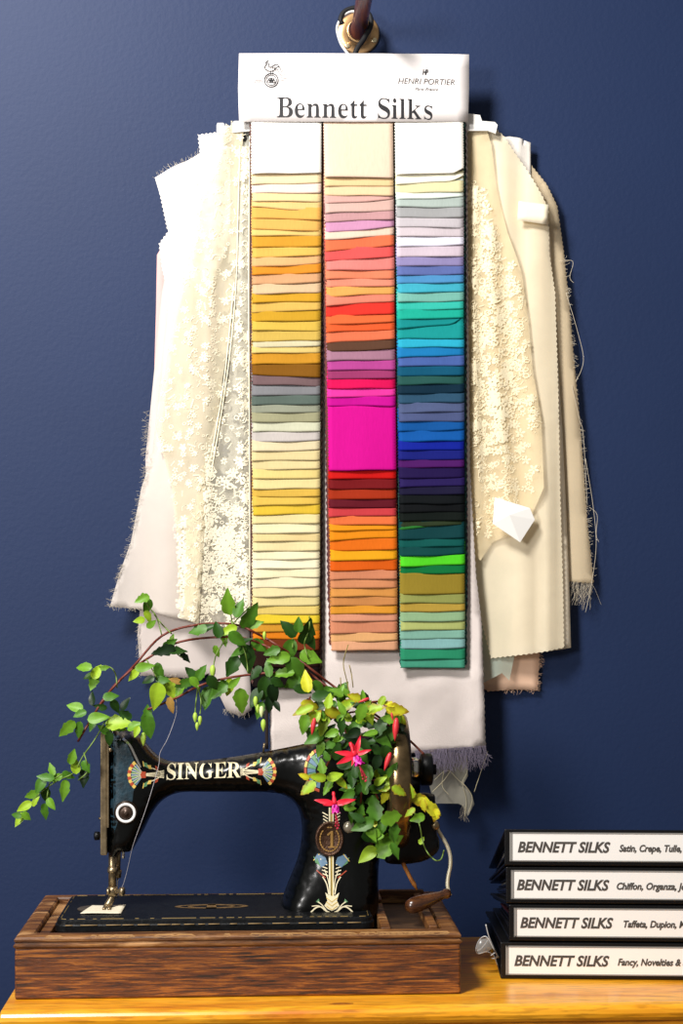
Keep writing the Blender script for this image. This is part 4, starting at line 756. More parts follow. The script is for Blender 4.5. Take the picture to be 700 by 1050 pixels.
# accessory box on the right
mb = MB(); mb.box(xd+.012, x1-.0185, YF+.0185, YB-.0185, zr-.014, zr-.009)
obj('compartment_floor', mb.vf, wood('tray_board', '#2A190C', '#4A3018', '#6A4A28', scale=(3, 10, 10), rough=.6, coat=0), ca, smooth=False)
mb = MB(); mb.box(xd+.012, x1-.0185, YB-.026, YB-.0185, zr-.009, zr+.006); mb.box(xd+.004, xd+.012, YB-.075, YB-.0265, zr+.0016, zr+.006); 
mb.box(x1-.031, x1-.0215, YF+.0185, YB-.027, zr-.009, zr+.003); mb.box(xd+.0125, x1-.0315, YF+.0185, YF+.0235, zr-.009, zr-.001)
o = obj('compartment_divider', mb.vf, oakw, ca, smooth=False); bev(o, .0015)
# chips and cracks knocked into the rim (pale bare wood)
rnd = random.Random(4); mb = MB()
for k in range(34):
    xx = rnd.uniform(x0+.01, x1-.02); ln = rnd.uniform(.006, .028)
    if k > 26: xx = x1-.10+rnd.uniform(0, .08)
    z = zr-.0015+rnd.uniform(-.001, .0005); mb.add([(xx, YF+.0008, zr-.0014), (xx+ln*.5, YF-.0003, zr-.0026), (xx+ln, YF+.0008, zr-.0014), (xx+ln*.8, YF+.0036, zr+.0001), (xx+ln*.2, YF+.0040, zr+.0002)], [(0, 1, 2, 3, 4)])
obj('bare_wood_chips', mb.vf, mat('bare_wood', '#A07848', rough=.8, noise=.2, nscale=200), ca, smooth=False)

# ================================================================== sewing machine
YM = -.252; SM = S(YM)
japan = mat('black_japan', '#020303', rough=.28, spec=.3, coat=.18, noise=.3, nscale=300)
jworn = mat('worn_black', '#0B0D0F', rough=.42, spec=.25, noise=.5, nscale=120, bump=.2, bscale=300)
steel = mat('worn_nickel', '#9C8A6C', rough=.34, metal=.85, noise=.3, nscale=120)
steel2 = mat('bright_nickel', '#D8D4CC', rough=.22, metal=.9)
gold = mat('gold_transfer', '#D8BC6A', rough=.5); cream = mat('cream_transfer', '#F2E6C0', rough=.5)
sm = thing('sewing_machine', 'antique black hand-crank sewing machine lettered SINGER', 'sewing machine', (P(243, 940, YM)[0], YM, zr-.006))
bz = .8225                                       # bed surface
bx0 = P(55, 943, -.323)[0]; bx1 = P(384, 940, -.323)[0]; by0, by1 = -.3225, -.186
rr = .012
def rrect(xa, xb, ya, yb, r, n=6):
    pts = []
    for cx_, cy_, a in ((xb-r, ya+r, -PI/2), (xb-r, yb-r, 0), (xa+r, yb-r, PI/2), (xa+r, ya+r, PI)):
        for k in range(n+1): pts.append((cx_+r*math.cos(a+PI/2*k/n), cy_+r*math.sin(a+PI/2*k/n)))
    return pts
def stack(mb, layers):
    """layers: (polygon xy, z) with equal counts; closed solid"""
    n = len(layers[0][0]); b = len(mb.v)
    for poly, z in layers: mb.v += [(p[0], p[1], z) for p in poly]
    for i in range(len(layers)-1):
        for k in range(n): mb.f.append((b+i*n+k, b+i*n+(k+1) % n, b+(i+1)*n+(k+1) % n, b+(i+1)*n+k))
    mb.f.append(tuple(b+k for k in range(n))[::-1]); mb.f.append(tuple(b+(len(layers)-1)*n+k for k in range(n))); return mb
def inset(d): return rrect(bx0+d, bx1-d, by0+d, by1-d, max(.003, rr-d))
mb = stack(MB(), [(inset(.001), bz-.0135), (inset(0), bz-.012), (inset(0), bz-.006), (inset(.0012), bz-.0048), (inset(.0018), bz-.0045), (inset(.0022), bz-.001), (inset(.0035), bz)])
obj('bed', mb.vf, jworn, sm, smooth=False)
mb = MB()                                        # gold line round the bed, worn to dashes
line = inset(.0060); L = resample([tuple(p) for p in line], .004)
for i in range(len(L)):
    if random.random() < .72:
        a = L[i]; b = L[(i+1) % len(L)]; mb.tube([(a[0], a[1], bz+.00005), (b[0], b[1], bz+.00005)], .00045, 4, False)
obj('bed_gold_line', mb.vf, mat('worn_gold', '#8C7440', rough=.5), sm)
def on_bed(x, y): return (x, y, bz+.0003)
mb = MB(); c = P(228, 930, -.262); c = (c[0]-.012, -.258)
for sx, sc, col in ((1, 1, 0),):
    for r1, r2 in ((.040, .011), (.026, .008)):
        pts = [(c[0]+r1*math.cos(a)*(1), c[1]+r2*math.sin(a)) for a in [2*PI*k/40 for k in range(41)]]
        for i in range(40):
            a, b = pts[i], pts[i+1]; q = 1.28; mb.add([on_bed(*a), on_bed(*b), on_bed(c[0]+(b[0]-c[0])*.84, c[1]+(b[1]-c[1])*.7), on_bed(c[0]+(a[0]-c[0])*.84, c[1]+(a[1]-c[1])*.7)], [(0, 1, 2, 3)])
mb.add([on_bed(c[0]-.006, c[1]-.011), on_bed(c[0]+.006, c[1]-.011), on_bed(c[0]+.004, c[1]+.012), on_bed(c[0]-.004, c[1]+.012)], [(0, 1, 2, 3)])
obj('bed_medallion', mb.vf, mat('faded_gold', '#6E5530', rough=.5, noise=.4, nscale=200), sm, smooth=False)

# body: arm, head and pillar as one casting
def pm(px, py): q = P(px, py, YM); return (q[0], q[2])
sil = [(112, 752), (122, 749), (134, 749), (143, 753), (151, 763), (160, 773), (170, 779), (182, 781), (205, 780), (240, 776), (275, 770), (310, 763), (335, 757), (360, 752), (382, 752), (393, 758), (398, 775), (399, 800), (397, 830), (392, 860), (388, 890), (388, 929), (388, 950), (388, 972), (287, 972), (286, 945), (289, 922), (297, 900), (305, 880), (309, 860), (309, 842), (304, 826), (293, 816), (276, 812.5), (250, 812), (215, 812), (190, 812), (176, 815), (165, 822), (156, 834), (147, 852), (138, 868), (134, 872.5), (124, 873), (112, 873)]
wp = [pm(*q) for q in sil]
lim = pm(0, 929)[1]
wp = catmull(wp, 3, True)
def pxof(x): return 350+(x-P(350, 800, YM)[0])/SM
def pyof(z): return HY-(z-CZ)/SM
def mixs(a, b, t): t = max(0, min(1, t)); t = t*t*(3-2*t); return a+(b-a)*t
def Tf(x, z):
    px, py = pxof(x), pyof(z)
    t = mixs(.027, .0215, (px-135)/40)
    t = mixs(t, .030, (px-290)/50)
    t = mixs(t, .040, (py-868)/55) if px > 270 else t
    return t
def Rf(x, z):
    px = pxof(x); return mixs(mixs(.009, .0195, (px-140)/35), .028, (px-290)/40)
body, front = inflate('arm_casting', wp, YM, Tf, Rf, japan, sm, h=.0028, smooth_it=5)
fr = lambda x, z: front(x, z)-.0006
# blue-grey worn face of the head
hp = catmull([pm(*q) for q in ((116, 755), (124, 754), (130, 757), (136, 768), (141, 782), (143, 796), (139, 808), (137, 820), (128, 826), (116, 850))], 3, True)
mb = MB(); pts, fs, d = fillgrid(resample(hp, .003), .003); mb.add([(p[0], front(*p)-.0003, p[1]) for p in pts], [f[::-1] for f in fs])
obj('head_panel', mb.vf, mat('worn_blue_black', '#16303C', rough=.5, noise=.5, nscale=140, bump=.3, bscale=250), sm)
mb = MB(); ribbon(mb, catmull([pm(*q) for q in ((128, 755), (135, 761), (141, 773), (146, 784))], 4), .0022, lambda x, z: front(x, z)-.0012)
ribbon(mb, [pm(*q) for q in ((114, 755), (126, 756))], .0016, lambda x, z: front(x, z)-.0012)
obj('head_edge_wear', mb.vf, steel2, sm)
# face plate: slab closing the left end of the head
a = pm(104.8, 749); b = pm(111.8, 873.5)
mb = MB().box(a[0], b[0], YM-.022, YM+.022, b[1], a[1]); o = obj('face_plate', mb.vf, steel, sm, smooth=False); bev(o, .0015, 3)
a = pm(111.8, 753); b = pm(113.6, 845); mb = MB().box(a[0], b[0], YM-.0245, YM+.02, b[1], a[1]); o = obj('face_plate_flange', mb.vf, steel, sm, smooth=False)
def knob(name, px, py, ax, prof, m, Y=YM, n=20):
    c = P(px, py, Y); return obj(name, MB().lathe(c, ax, prof, n).vf, m, sm)
knob('thumb_screw', 105, 857, (-1, 0, 0), [(0, .002), (.003, .002), (.003, .0045), (.008, .0048), (.009, .003)], jworn, Y=YM-.012)
knob('head_screw', 103.2, 839, (-1, 0, 0), [(-.002, .0016), (.002, .0014)], steel, Y=YM-.01)
knob('plate_screw', 113, 769, (0, -1, 0), [(0, .0022), (.0015, .002)], steel, Y=YM-.0245)
# tension dial on the head
c = pm(131.6, 829.5); y0 = front(*c)
mb = MB().lathe((c[0], y0+.003, c[1]), (0, -1, 0), [(0, .0130), (.0046, .0130), (.0056, .0122)], 40); obj('dial_base', mb.vf, mat('dark_bronze', '#2A2018', rough=.35, metal=.6), sm)
mb = MB().lathe((c[0], y0-.0028, c[1]), (0, -1, 0), [(0, .0107), (.001, .0107), (.0014, .0100), (.0014, .0078), (.0002, .0078)], 40, True); obj('dial_ring', mb.vf, mat('white_enamel', '#F4F2F0', rough=.3), sm)
mb = MB().lathe((c[0], y0-.0024, c[1]), (0, -1, 0), [(0, .0070), (.0018, .0068), (.0030, .0052), (.0032, .0024), (.0046, .0022), (.0046, .001)], 28); obj('dial_knob', mb.vf, mat('knob_brown', '#4A3A30', rough=.35, metal=.5), sm)
# needle bar, presser bar, foot
def bar(name, pxa, pya, pxb, pyb, r, m, Y=YM, taper=1):
    a = P(pxa, pya, Y); b = P(pxb, pyb, Y); return obj(name, MB().tube([a, b], [r, r*taper], 14).vf, m, sm)
bar('presser_bar', 115.2, 868, 115.2, 915, .0042, steel, Y=YM-.008)
bar('needle_bar', 121.5, 868, 120.5, 893, .0030, steel, Y=YM+.004)
bar('needle_clamp', 120.8, 892, 120.6, 900, .0045, steel, Y=YM+.004, taper=.8)
bar('needle', 120.6, 899, 119.5, 921, .0008, steel2, Y=YM+.003)
bar('thread_cutter', 126.5, 870, 126.3, 880, .0016, steel2, Y=YM-.012)
knob('collar', 115.2, 889, (0, 0, -1), [(0, .0050), (.004, .0055), (.006, .0048)], steel, Y=YM-.008)
knob('presser_clamp', 115.5, 909, (0, 0, -1), [(0, .0050), (.003, .0060), (.008, .0056), (.010, .0046)], steel, Y=YM-.008)
knob('clamp_screw', 118, 914, (1, -.2, 0), [(0, .0024), (.0055, .0024), (.0055, .0046), (.0095, .0050), (.0105, .0036)], steel, Y=YM-.013)
knob('clamp_screw', 112, 914, (-1, -.2, 0), [(0, .003), (.0025, .0036), (.003, .002)], steel, Y=YM-.013)
q0 = P(115, 917, YM-.008); fz = bz+.0024
mb = MB().tube([(q0[0], q0[1], q0[2]), (q0[0]-.001, q0[1]-.002, q0[2]-.005), (q0[0]-.004, q0[1]-.004, fz+.002), (q0[0]-.0045, q0[1]-.006, fz+.0008)], [.0035, .0038, .0042, .0036], 10)
mb.box(q0[0]-.009, q0[0]-.0055, q0[1]-.018, q0[1]+.001, fz-.0006, fz+.0010); mb.box(q0[0]-.0035, q0[0]+.0, q0[1]-.018, q0[1]+.001, fz-.0006, fz+.0010); mb.box(q0[0]-.009, q0[0], q0[1]-.006, q0[1]+.001, fz-.0006, fz+.0014)
obj('presser_foot', mb.vf, steel, sm)
mb = stack(MB(), [([(q0[0]-.02+.034*math.cos(a)*.5, q0[1]-.004+.016*math.sin(a)) for a in [2*PI*k/24 for k in range(24)]], bz), ([(q0[0]-.02+.034*math.cos(a)*.5, q0[1]-.004+.016*math.sin(a)) for a in [2*PI*k/24 for k in range(24)]], bz+.0006)])
obj('needle_plate', mb.vf, steel, sm, smooth=False)
# transfers -----------------------------------------------------
a = pm(172, 797); b = pm(247, 795)
def lift(x, z): return front(x, z)-.0007
lo = lettering('singer_lettering', 'SINGER', a[0], b[0], pm(0, 798)[1], 14.6*SM, lift, cream, sm, serif=True, capem=.455, hoff=4, tilt=.026, sub=.06)
lo['label'] = 'cream and gold SINGER lettering'
cols = {'g': mat('transfer_green', '#5E8E62', rough=.5), 'r': mat('transfer_red', '#B0482C', rough=.5), 'b': mat('transfer_blue', '#5C7C96', rough=.5), 'y': mat('transfer_yellow', '#E0C060', rough=.5), 'c': cream}
def lotus(xc, yc, s, sgn):
    """fan-headed lotus on stems, opening away from the word; px centre of the knot where stems meet"""
    M = {k: MB() for k in cols}
    def Q(u, v_): return pm(xc+sgn*u*s, yc+v_*s)
    for v0 in (-2, -.7, .7, 2): ribbon(M['c'], [Q(-1, v0*1.6), Q(6, v0*.9), Q(17, v0*.5)], .0008, lift)
    n = 9                                          # fan
    for k in range(n):
        a0 = -.95+1.9*k/n; a1 = -.95+1.9*(k+1)/n
        def R(r, a): return Q(17+r*math.cos(a), r*math.sin(a)*1.05)
        blob(M['r' if k % 2 else 'y'], [R(13.5, a0), R(13.5, a1), R(16.5, a1), R(17, (a0+a1)/2), R(16.5, a0)], lift)
        blob(M['g' if k % 2 else 'b'], [R(3, a0), R(3, a1), R(12.8, a1), R(12.8, a0)], lambda x, z: lift(x, z)-.0001)
        ribbon(M['c'], [R(3, a0), R(13.5, a0)], .00045, lambda x, z: lift(x, z)-.0003)
    blob(M['r'], [Q(15, -3.2), Q(19.5, -3.4), Q(20.5, 0), Q(19.5, 3.4), Q(15, 3.2)], lambda x, z: lift(x, z)-.0004)
    for sv in (-1, 1):
        ribbon(M['c'], catmull([Q(0, 2*sv), Q(5, 5*sv), Q(10, 7*sv)], 4), .0009, lift)
        blob(M['r'], [Q(2, 3.5*sv), Q(5, 5*sv), Q(6, 9*sv), Q(3, 7.5*sv)], lift)
        blob(M['y'], [Q(9, 5.5*sv), Q(12, 6*sv), Q(14, 10*sv), Q(10, 9.5*sv)], lift)
        blob(M['g'], [Q(12, 6.2*sv), Q(17, 9*sv), Q(17.5, 13*sv), Q(14, 11.8*sv)], lift)
        ribbon(M['y'], [Q(17, 8.5*sv), Q(18, 14*sv)], .0009, lift)
    for v0 in range(-3, 4): ribbon(M['c'], [Q(-3.5, v0*1.25), Q(0, v0*.95)], .0006, lift)
    out = MB(); mats = []; cnt = []
    vs = []; fs = []; mi = []
    for i, (k, m_) in enumerate(M.items()):
        n0 = len(vs); vs += m_.v; fs += [tuple(j+n0 for j in f) for f in m_.f]; mi += [i]*len(m_.f); mats.append(cols[k])
    o = obj('lotus_transfer', (vs, fs), mats, sm, smooth=False); o.data.polygons.foreach_set('material_index', mi); o['label'] = 'coloured lotus ornament'
lotus(166, 791.5, .98, -1); lotus(250, 789, .98, 1)
# ornament on the pillar
M = {k: MB() for k in cols}
def Q(u, v_): return pm(u, v_)
for u, wd in ((336.6, .0016), (338.6, .0009), (340, .0013)): [ribbon(M['c' if u != 338.6 else 'y'], [Q(u, ya), Q(u, (ya+yb_)/2), Q(u, yb_)], wd, lift) for ya, yb_ in ((824, 838), (873, 912))]
blob(M['c'], catmull([Q(*q) for q in ((332, 908), (336, 911), (342, 911), (346, 908), (343.5, 916), (346, 921), (338.5, 926), (331, 921), (334, 916))], 2, True), lambda x, z: lift(x, z)-.0002)
for k in range(3): ribbon(M['y'], [Q(333, 913+k*4), Q(338.5, 917+k*4), Q(344, 913+k*4)], .0007, lambda x, z: lift(x, z)-.0005)
for sv in (-1, 1):
    ribbon(M['c'], catmull([Q(338.5+sv*x, y) for x, y in ((3, 910), (5, 900), (9, 893))], 4), .0011, lift)
    ribbon(M['c'], catmull([Q(338.5+sv*x, y) for x, y in ((2, 906), (3.5, 896), (7, 886))], 4), .0008, lift)
    for k in range(5): ribbon(M['c'], [Q(338.5+sv*(3.5+k*.3), 892-k*3.5), Q(338.5+sv*(9+k*.6), 890-k*3.5)], .0010, lift)
    for k in range(4): ribbon(M['c'], [Q(338.5+sv*3.5, 832+k*3.3), Q(338.5+sv*(9-k*.4), 829+k*3.3)], .0010, lift)
    blob(M['b'], [Q(338.5+sv*x, y) for x, y in ((4, 880), (6, 874), (14, 871), (17, 876), (10, 884))], lift)
    blob(M['g'], [Q(338.5+sv*x, y) for x, y in ((11, 883), (14, 876), (18, 874), (16, 880))], lift)
    ribbon(M['y'], [Q(338.5+sv*12, 871), Q(338.5+sv*18, 878)], .0008, lift)
    ribbon(M['r'], catmull([Q(338.5+sv*x, y) for x, y in ((6, 894), (10, 891), (15, 887))], 3), .0011, lift)
    # branch scroll at the base
    ribbon(M['c'], catmull([Q(338.5+sv*x, y) for x, y in ((0, 928.5), (6, 926), (11, 922), (16, 923), (21, 927.5))], 4), .0015, lift)
    ribbon(M['c'], catmull([Q(338.5+sv*x, y) for x, y in ((9, 923), (14, 921), (20, 921.5))], 4), .0011, lift)
    ribbon(M['c'], catmull([Q(338.5+sv*x, y) for x, y in ((5, 926.5), (10, 920), (14, 917))], 4), .0011, lift)
    blob(M['g'], [Q(338.5+sv*x, y) for x, y in ((12, 919), (13, 914), (16, 917))], lift)
vs = []; fs = []; mi = []; mats = []
for i, (k, m_) in enumerate(M.items()):
    n0 = len(vs); vs += m_.v; fs += [tuple(j+n0 for j in f) for f in m_.f]; mi += [i]*len(m_.f); mats.append(cols[k])
zb_ = pm(0, 855)[1]
for up in (True, False):
    kk = [i for i, f in enumerate(fs) if (vs[f[0]][2] > zb_) == up]
    used = sorted({j for i in kk for j in fs[i]}); rem = {j: n_ for n_, j in enumerate(used)}
    o = obj('pillar_transfer', ([vs[j] for j in used], [tuple(rem[j] for j in fs[i]) for i in kk]), mats, sm, smooth=False); o.data.polygons.foreach_set('material_index', [mi[i] for i in kk])
# second worn line along the bed's front edge
mb = MB(); xx = bx0+.012
while xx < bx1-.02:
    ln = random.uniform(.004, .02); mb.tube([(xx, by0-.0002, bz-.0052), (min(xx+ln, bx1-.012), by0-.0002, bz-.0052)], .0005, 4); xx += ln+random.uniform(.001, .012)
obj('bed_edge_wear', mb.vf, mat('worn_edge', '#A08458', rough=.6), sm)
# round fan ornament high on the pillar, mostly behind the leaves
M = {k: MB() for k in cols}; cc = (329, 787)
for k in range(9):
    a0 = PI*.55+PI*k/10; a1 = a0+PI/10*.9
    R = lambda r, a: pm(cc[0]+r*math.cos(a)*.82, cc[1]+r*math.sin(a))
    blob(M['y' if k % 2 else 'r'], [R(19, a0), R(19, a1), R(22, a1), R(22, a0)], lift); blob(M['g' if k % 2 else 'b'], [R(8, a0), R(8, a1), R(18, a1), R(18, a0)], lift)
vs = []; fs = []; mi = []; mats = []
for i, (k, m_) in enumerate(M.items()):
    n0 = len(vs); vs += m_.v; fs += [tuple(j+n0 for j in f) for f in m_.f]; mi += [i]*len(m_.f); mats.append(cols[k])
o = obj('fan_transfer', (vs, fs), mats, sm, smooth=False); o.data.polygons.foreach_set('material_index', mi)
# oval badge
c = pm(336.5, 855.5); y0 = front(*c)-.0005; rx, rz = 14.2*SM, 17.6*SM
mb = MB()
def oval(r, y): return [(c[0]+rx*r*math.cos(2*PI*k/40), y, c[1]+rz*r*math.sin(2*PI*k/40)) for k in range(40)]
lay = [oval(1, y0+.004), oval(1, y0-.0016), oval(.95, y0-.0026), oval(.88, y0-.0026), oval(.85, y0-.0018), oval(.02, y0-.0022)]
for l_ in lay: mb.v += l_
for i in range(len(lay)-1):
    for k in range(40): mb.f.append((i*40+k, i*40+(k+1) % 40, (i+1)*40+(k+1) % 40, (i+1)*40+k))
bronze = mat('bronze_badge', '#5A4030', rough=.4, metal=.55, noise=.35, nscale=260, bump=.6, bscale=600)
bd = obj('badge', mb.vf, bronze, sm)
mb = MB(); yb = lambda x, z: y0-.0034
v, f = glyph_mesh('1', True); A = np.array(v); k_ = 17*SM/(A[:, 1].max()); 
mb.add([(c[0]+(p[0]-A[:, 0].mean())*k_*.75+.0005, y0-.0036, c[1]+(p[1]-A[:, 1].max()/2)*k_) for p in v], f)
for k in range(26):
    a = 2*PI*k/26
    if -.2 < math.sin(a) and .35 < abs(math.cos(a)) < .6 and math.sin(a) > 0: continue
    x = c[0]+rx*.68*math.cos(a); z = c[1]+rz*.68*math.sin(a); blob(mb, [(x+.0011*math.cos(a+q)*(1.7 if i % 2 else .8), z+.0011*math.sin(a+q)*(1.7 if i % 2 else .8)) for i, q in enumerate((0, 1.57, 3.14, 4.71))], lambda x_, z_: y0-.003)
o = obj('badge_relief', mb.vf, mat('badge_highlight', '#D8A860', rough=.35, metal=.5), bd, smooth=False)
# hand wheel and crank on the right
hx = P(394, 800, YM)[0]; wc = P(405, 800, YM); ax = (1, 0, 0)
mb = MB().lathe((hx, YM, wc[2]), ax, [(.001, .060), (.0, .066), (.001, .071), (.005, .0742), (.012, .0752), (.019, .0742), (.0235, .071), (.0245, .066), (.0235, .061), (.018, .058), (.006, .058)], 72, True)
obj('handwheel', mb.vf, mat('handwheel_brass', '#7A6648', rough=.25, metal=.85, noise=.35, nscale=90), sm)
mb = MB()
for k in range(3):
    a = .5+2*PI*k/3; mb.tube([(hx+.012, YM+.014*math.cos(a), wc[2]+.014*math.sin(a)), (hx+.012, YM+.061*math.cos(a), wc[2]+.061*math.sin(a))], [.008, .0062], 12)
obj('wheel_spokes', mb.vf, japan, sm)
mb = MB().lathe((hx-.002, YM, wc[2]), ax, [(0, .018), (.020, .018), (.023, .016), (.040, .0155)], 32); obj('wheel_hub', mb.vf, japan, sm)
mb = MB().lathe((hx+.0265, YM-.004, P(0, 791, YM)[2]), ax, [(0, .013), (.008, .013), (.010, .0115), (.013, .0115)], 32); obj('clutch_ring', mb.vf, steel2, sm)
mb = MB().lathe((hx+.0395, YM-.004, P(0, 791, YM)[2]), ax, [(0, .0165), (.001, .0178), (.011, .0178), (.0125, .0165), (.0125, .006), (.017, .006), (.017, .0)], 24); obj('clutch_knob', mb.vf, jworn, sm)
# gear housing bracket
hb = [pm(*q) for q in ((418, 815), (441, 812), (445, 820), (446, 850), (449, 860), (447, 872), (430, 882), (400, 884), (392, 876), (392, 850), (415, 846))]
inflate('gear_housing', catmull(hb, 3, True), YM-.012, lambda x, z: .012, lambda x, z: .006, jworn, sm, h=.003)
q = [(447, 846), (450, 853), (455, 861), (459, 869), (461.5, 878), (461.5, 888), (459.5, 898), (458.6, 907), (460, 914), (461.5, 918.5)]
mb = MB().tube(catmull([P(a, b, YM-.004-.0018*i) for i, (a, b) in enumerate(q)], 4), .0021, 10); o = obj('crank_arm', mb.vf, mat('crank_steel', '#E0D6B8', rough=.4, metal=.2), sm)
knob('crank_pivot', 446, 846, (0, -1, 0), [(-.006, .0045), (.006, .0045), (.0075, .003)], steel, Y=YM-.018)
h0 = Vector(P(461, 915, YM-.024)); h1 = Vector(P(416.5, 931, YM-.048)); d_ = (h1-h0); Lh = d_.length
pr = [(0, .003), (.002, .0052), (.005, .0056), (.007, .0046), (.012, .0050), (.020, .0066), (.030, .0082), (.038, .0088), (.044, .0083), (.048, .0064), (.050, .003)]
pr = [(a*Lh/.050, r) for a, r in pr]
obj('crank_handle', MB().lathe(h0, d_, pr, 28).vf, wood('handle_wood', '#2A140A', '#4E2C16', '#74461F', scale=(6, 6, 20), rough=.25, coat=.6, bump=.05), sm)
# spool pin on the arm
bar('thread_guide', 158, 778, 157, 772, .0012, steel, Y=YM-.004)
mb = MB().tube([P(270, 771, YM), P(271, 762, YM)], .0012, 8); obj('spool_pin', mb.vf, steel, sm)
o = obj('thread_spool_rest', MB().lathe(P(388, 853, YM-.05), (.3, -1, 0), [(0, .004), (.003, .007), (.008, .0075), (.011, .005), (.013, .002)], 16).vf, mat('grey_knob', '#8E8676', rough=.3, metal=.6), sm) if False else None
c = pm(356, 842.5); y0 = front(*c)
obj('stitch_knob', MB().lathe((c[0], y0, c[1]), (0, -1, 0), [(-.002, .003), (.006, .003), (.006, .0058), (.009, .0066), (.012, .0055), (.013, .002)], 20).vf, mat('grey_knob', '#A8A08C', rough=.3, metal=.6), sm)

# thread running down from the leaves past the head to the needle
q = [(180, 712, -.29), (181, 728, -.29), (179, 738, -.288), (172, 757, -.29), (164, 772, -.29), (163, 783, -.29), (158, 802, -.292), (151, 825, -.294), (143, 848, -.292), (136, 868, -.285), (131, 890, -.27), (127, 905, -.262), (123.5, 913, -.258), (121, 919, -.255)]
o = obj('sewing_thread', MB().tube(catmull([P(*a) for a in q], 5), .00032, 5).vf, mat('grey_thread', '#B8B4B8', rough=.8)); tag(o, 'fine grey thread running from the vine down to the needle', 'thread')
# folded scrap of fabric under the foot
fy0, fy1 = -.293, -.252
pa = [P(82.5, 934.5, fy0), P(124, 934.8, fy0), P(129, 926, fy1), P(95, 926, fy1)]
pa = [(p[0], p[1]) for p in pa]
mb = MB(); n = 12; vs = []; fs = []
for lay_ in (0, 1):
    for j in range(n+1):
        for i in range(n+1):
            u, v_ = i/n, j/n; x = (pa[0][0]*(1-u)+pa[1][0]*u)*(1-v_)+(pa[3][0]*(1-u)+pa[2][0]*u)*v_; y = (pa[0][1]*(1-u)+pa[1][1]*u)*(1-v_)+(pa[3][1]*(1-u)+pa[2][1]*u)*v_
            vs.append((x, y, bz+.0008+.0008*lay_+.0003*math.sin(u*5+v_*3)))
K = (n+1)**2
for j in range(n):
    for i in range(n):
        a = j*(n+1)+i; fs += [(a+K, a+K+1, a+K+n+2, a+K+n+1), (a, a+n+1, a+n+2, a+1)]
for j in range(n):
    for (a, b) in ((j, j+1), (n*(n+1)+j+1, n*(n+1)+j), ((j+1)*(n+1), j*(n+1)), (j*(n+1)+n, (j+1)*(n+1)+n)): fs.append((a, b, b+K, a+K))
o = obj('cloth_scrap', (vs, fs), mat('scrap_cloth', '#E6DCC2', rough=.85, bump=.3, bscale=500)); tag(o, 'small folded cream cloth scrap under the presser foot', 'cloth')
o = obj('wooden_stick', MB().tube([P(405, 870, -.266), P(413, 885, -.266), P(421, 901, -.27), P(424, 906, -.271), P(427.5, 912.5, -.272)], [.0026, .0024, .0022, .0026, .0009], 10).vf, wood('stick_wood', '#8A4E1C', '#B8742E', '#D89848', scale=(12, 12, 3), rough=.4)); tag(o, 'thin pointed wooden stick hanging out below the leaves', 'stick')

# ================================================================== ring binders
vinyl = mat('black_vinyl', '#08080A', rough=.38, spec=.4, bump=.15, bscale=500); clear = mat('grey_pocket', '#8E8C88', rough=.25, spec=.6)
labp = mat('label_paper', '#F8F6F2', rough=.5); lt = mat('label_ink', '#4A4642', rough=.6)
A5 = math.radians(-4.6); ca5, sa5 = math.cos(A5), math.sin(A5)
DB = .265; GRPB = 'stack of four black ring binders'
infos = [('Fancy, Novelties & S', 513, 527, 624, 633, 704, 'bottom black ring binder, its label ending Fancy, Novelties'), ('Taffeta, Dupion, M', 521.5, 533, 628, 639, 703, 'black ring binder labelled Taffeta, Dupion, second from the bottom of the stack'),
         ('Chiffon, Organza, Je', 518.5, 529.5, 624, 632, 702, 'black ring binder labelled Chiffon, Organza, third from the bottom of the stack'), ('Satin, Crepe, Tulle,', 517, 530.5, 625, 634.5, 698, 'black ring binder labelled Satin, Crepe, Tulle at the top of the stack')]
hF, hB = .0405, .0185
org = P(516, 1007.5, -.30); zc = TZ+.0004
YS = -.30; SB = S(YS)
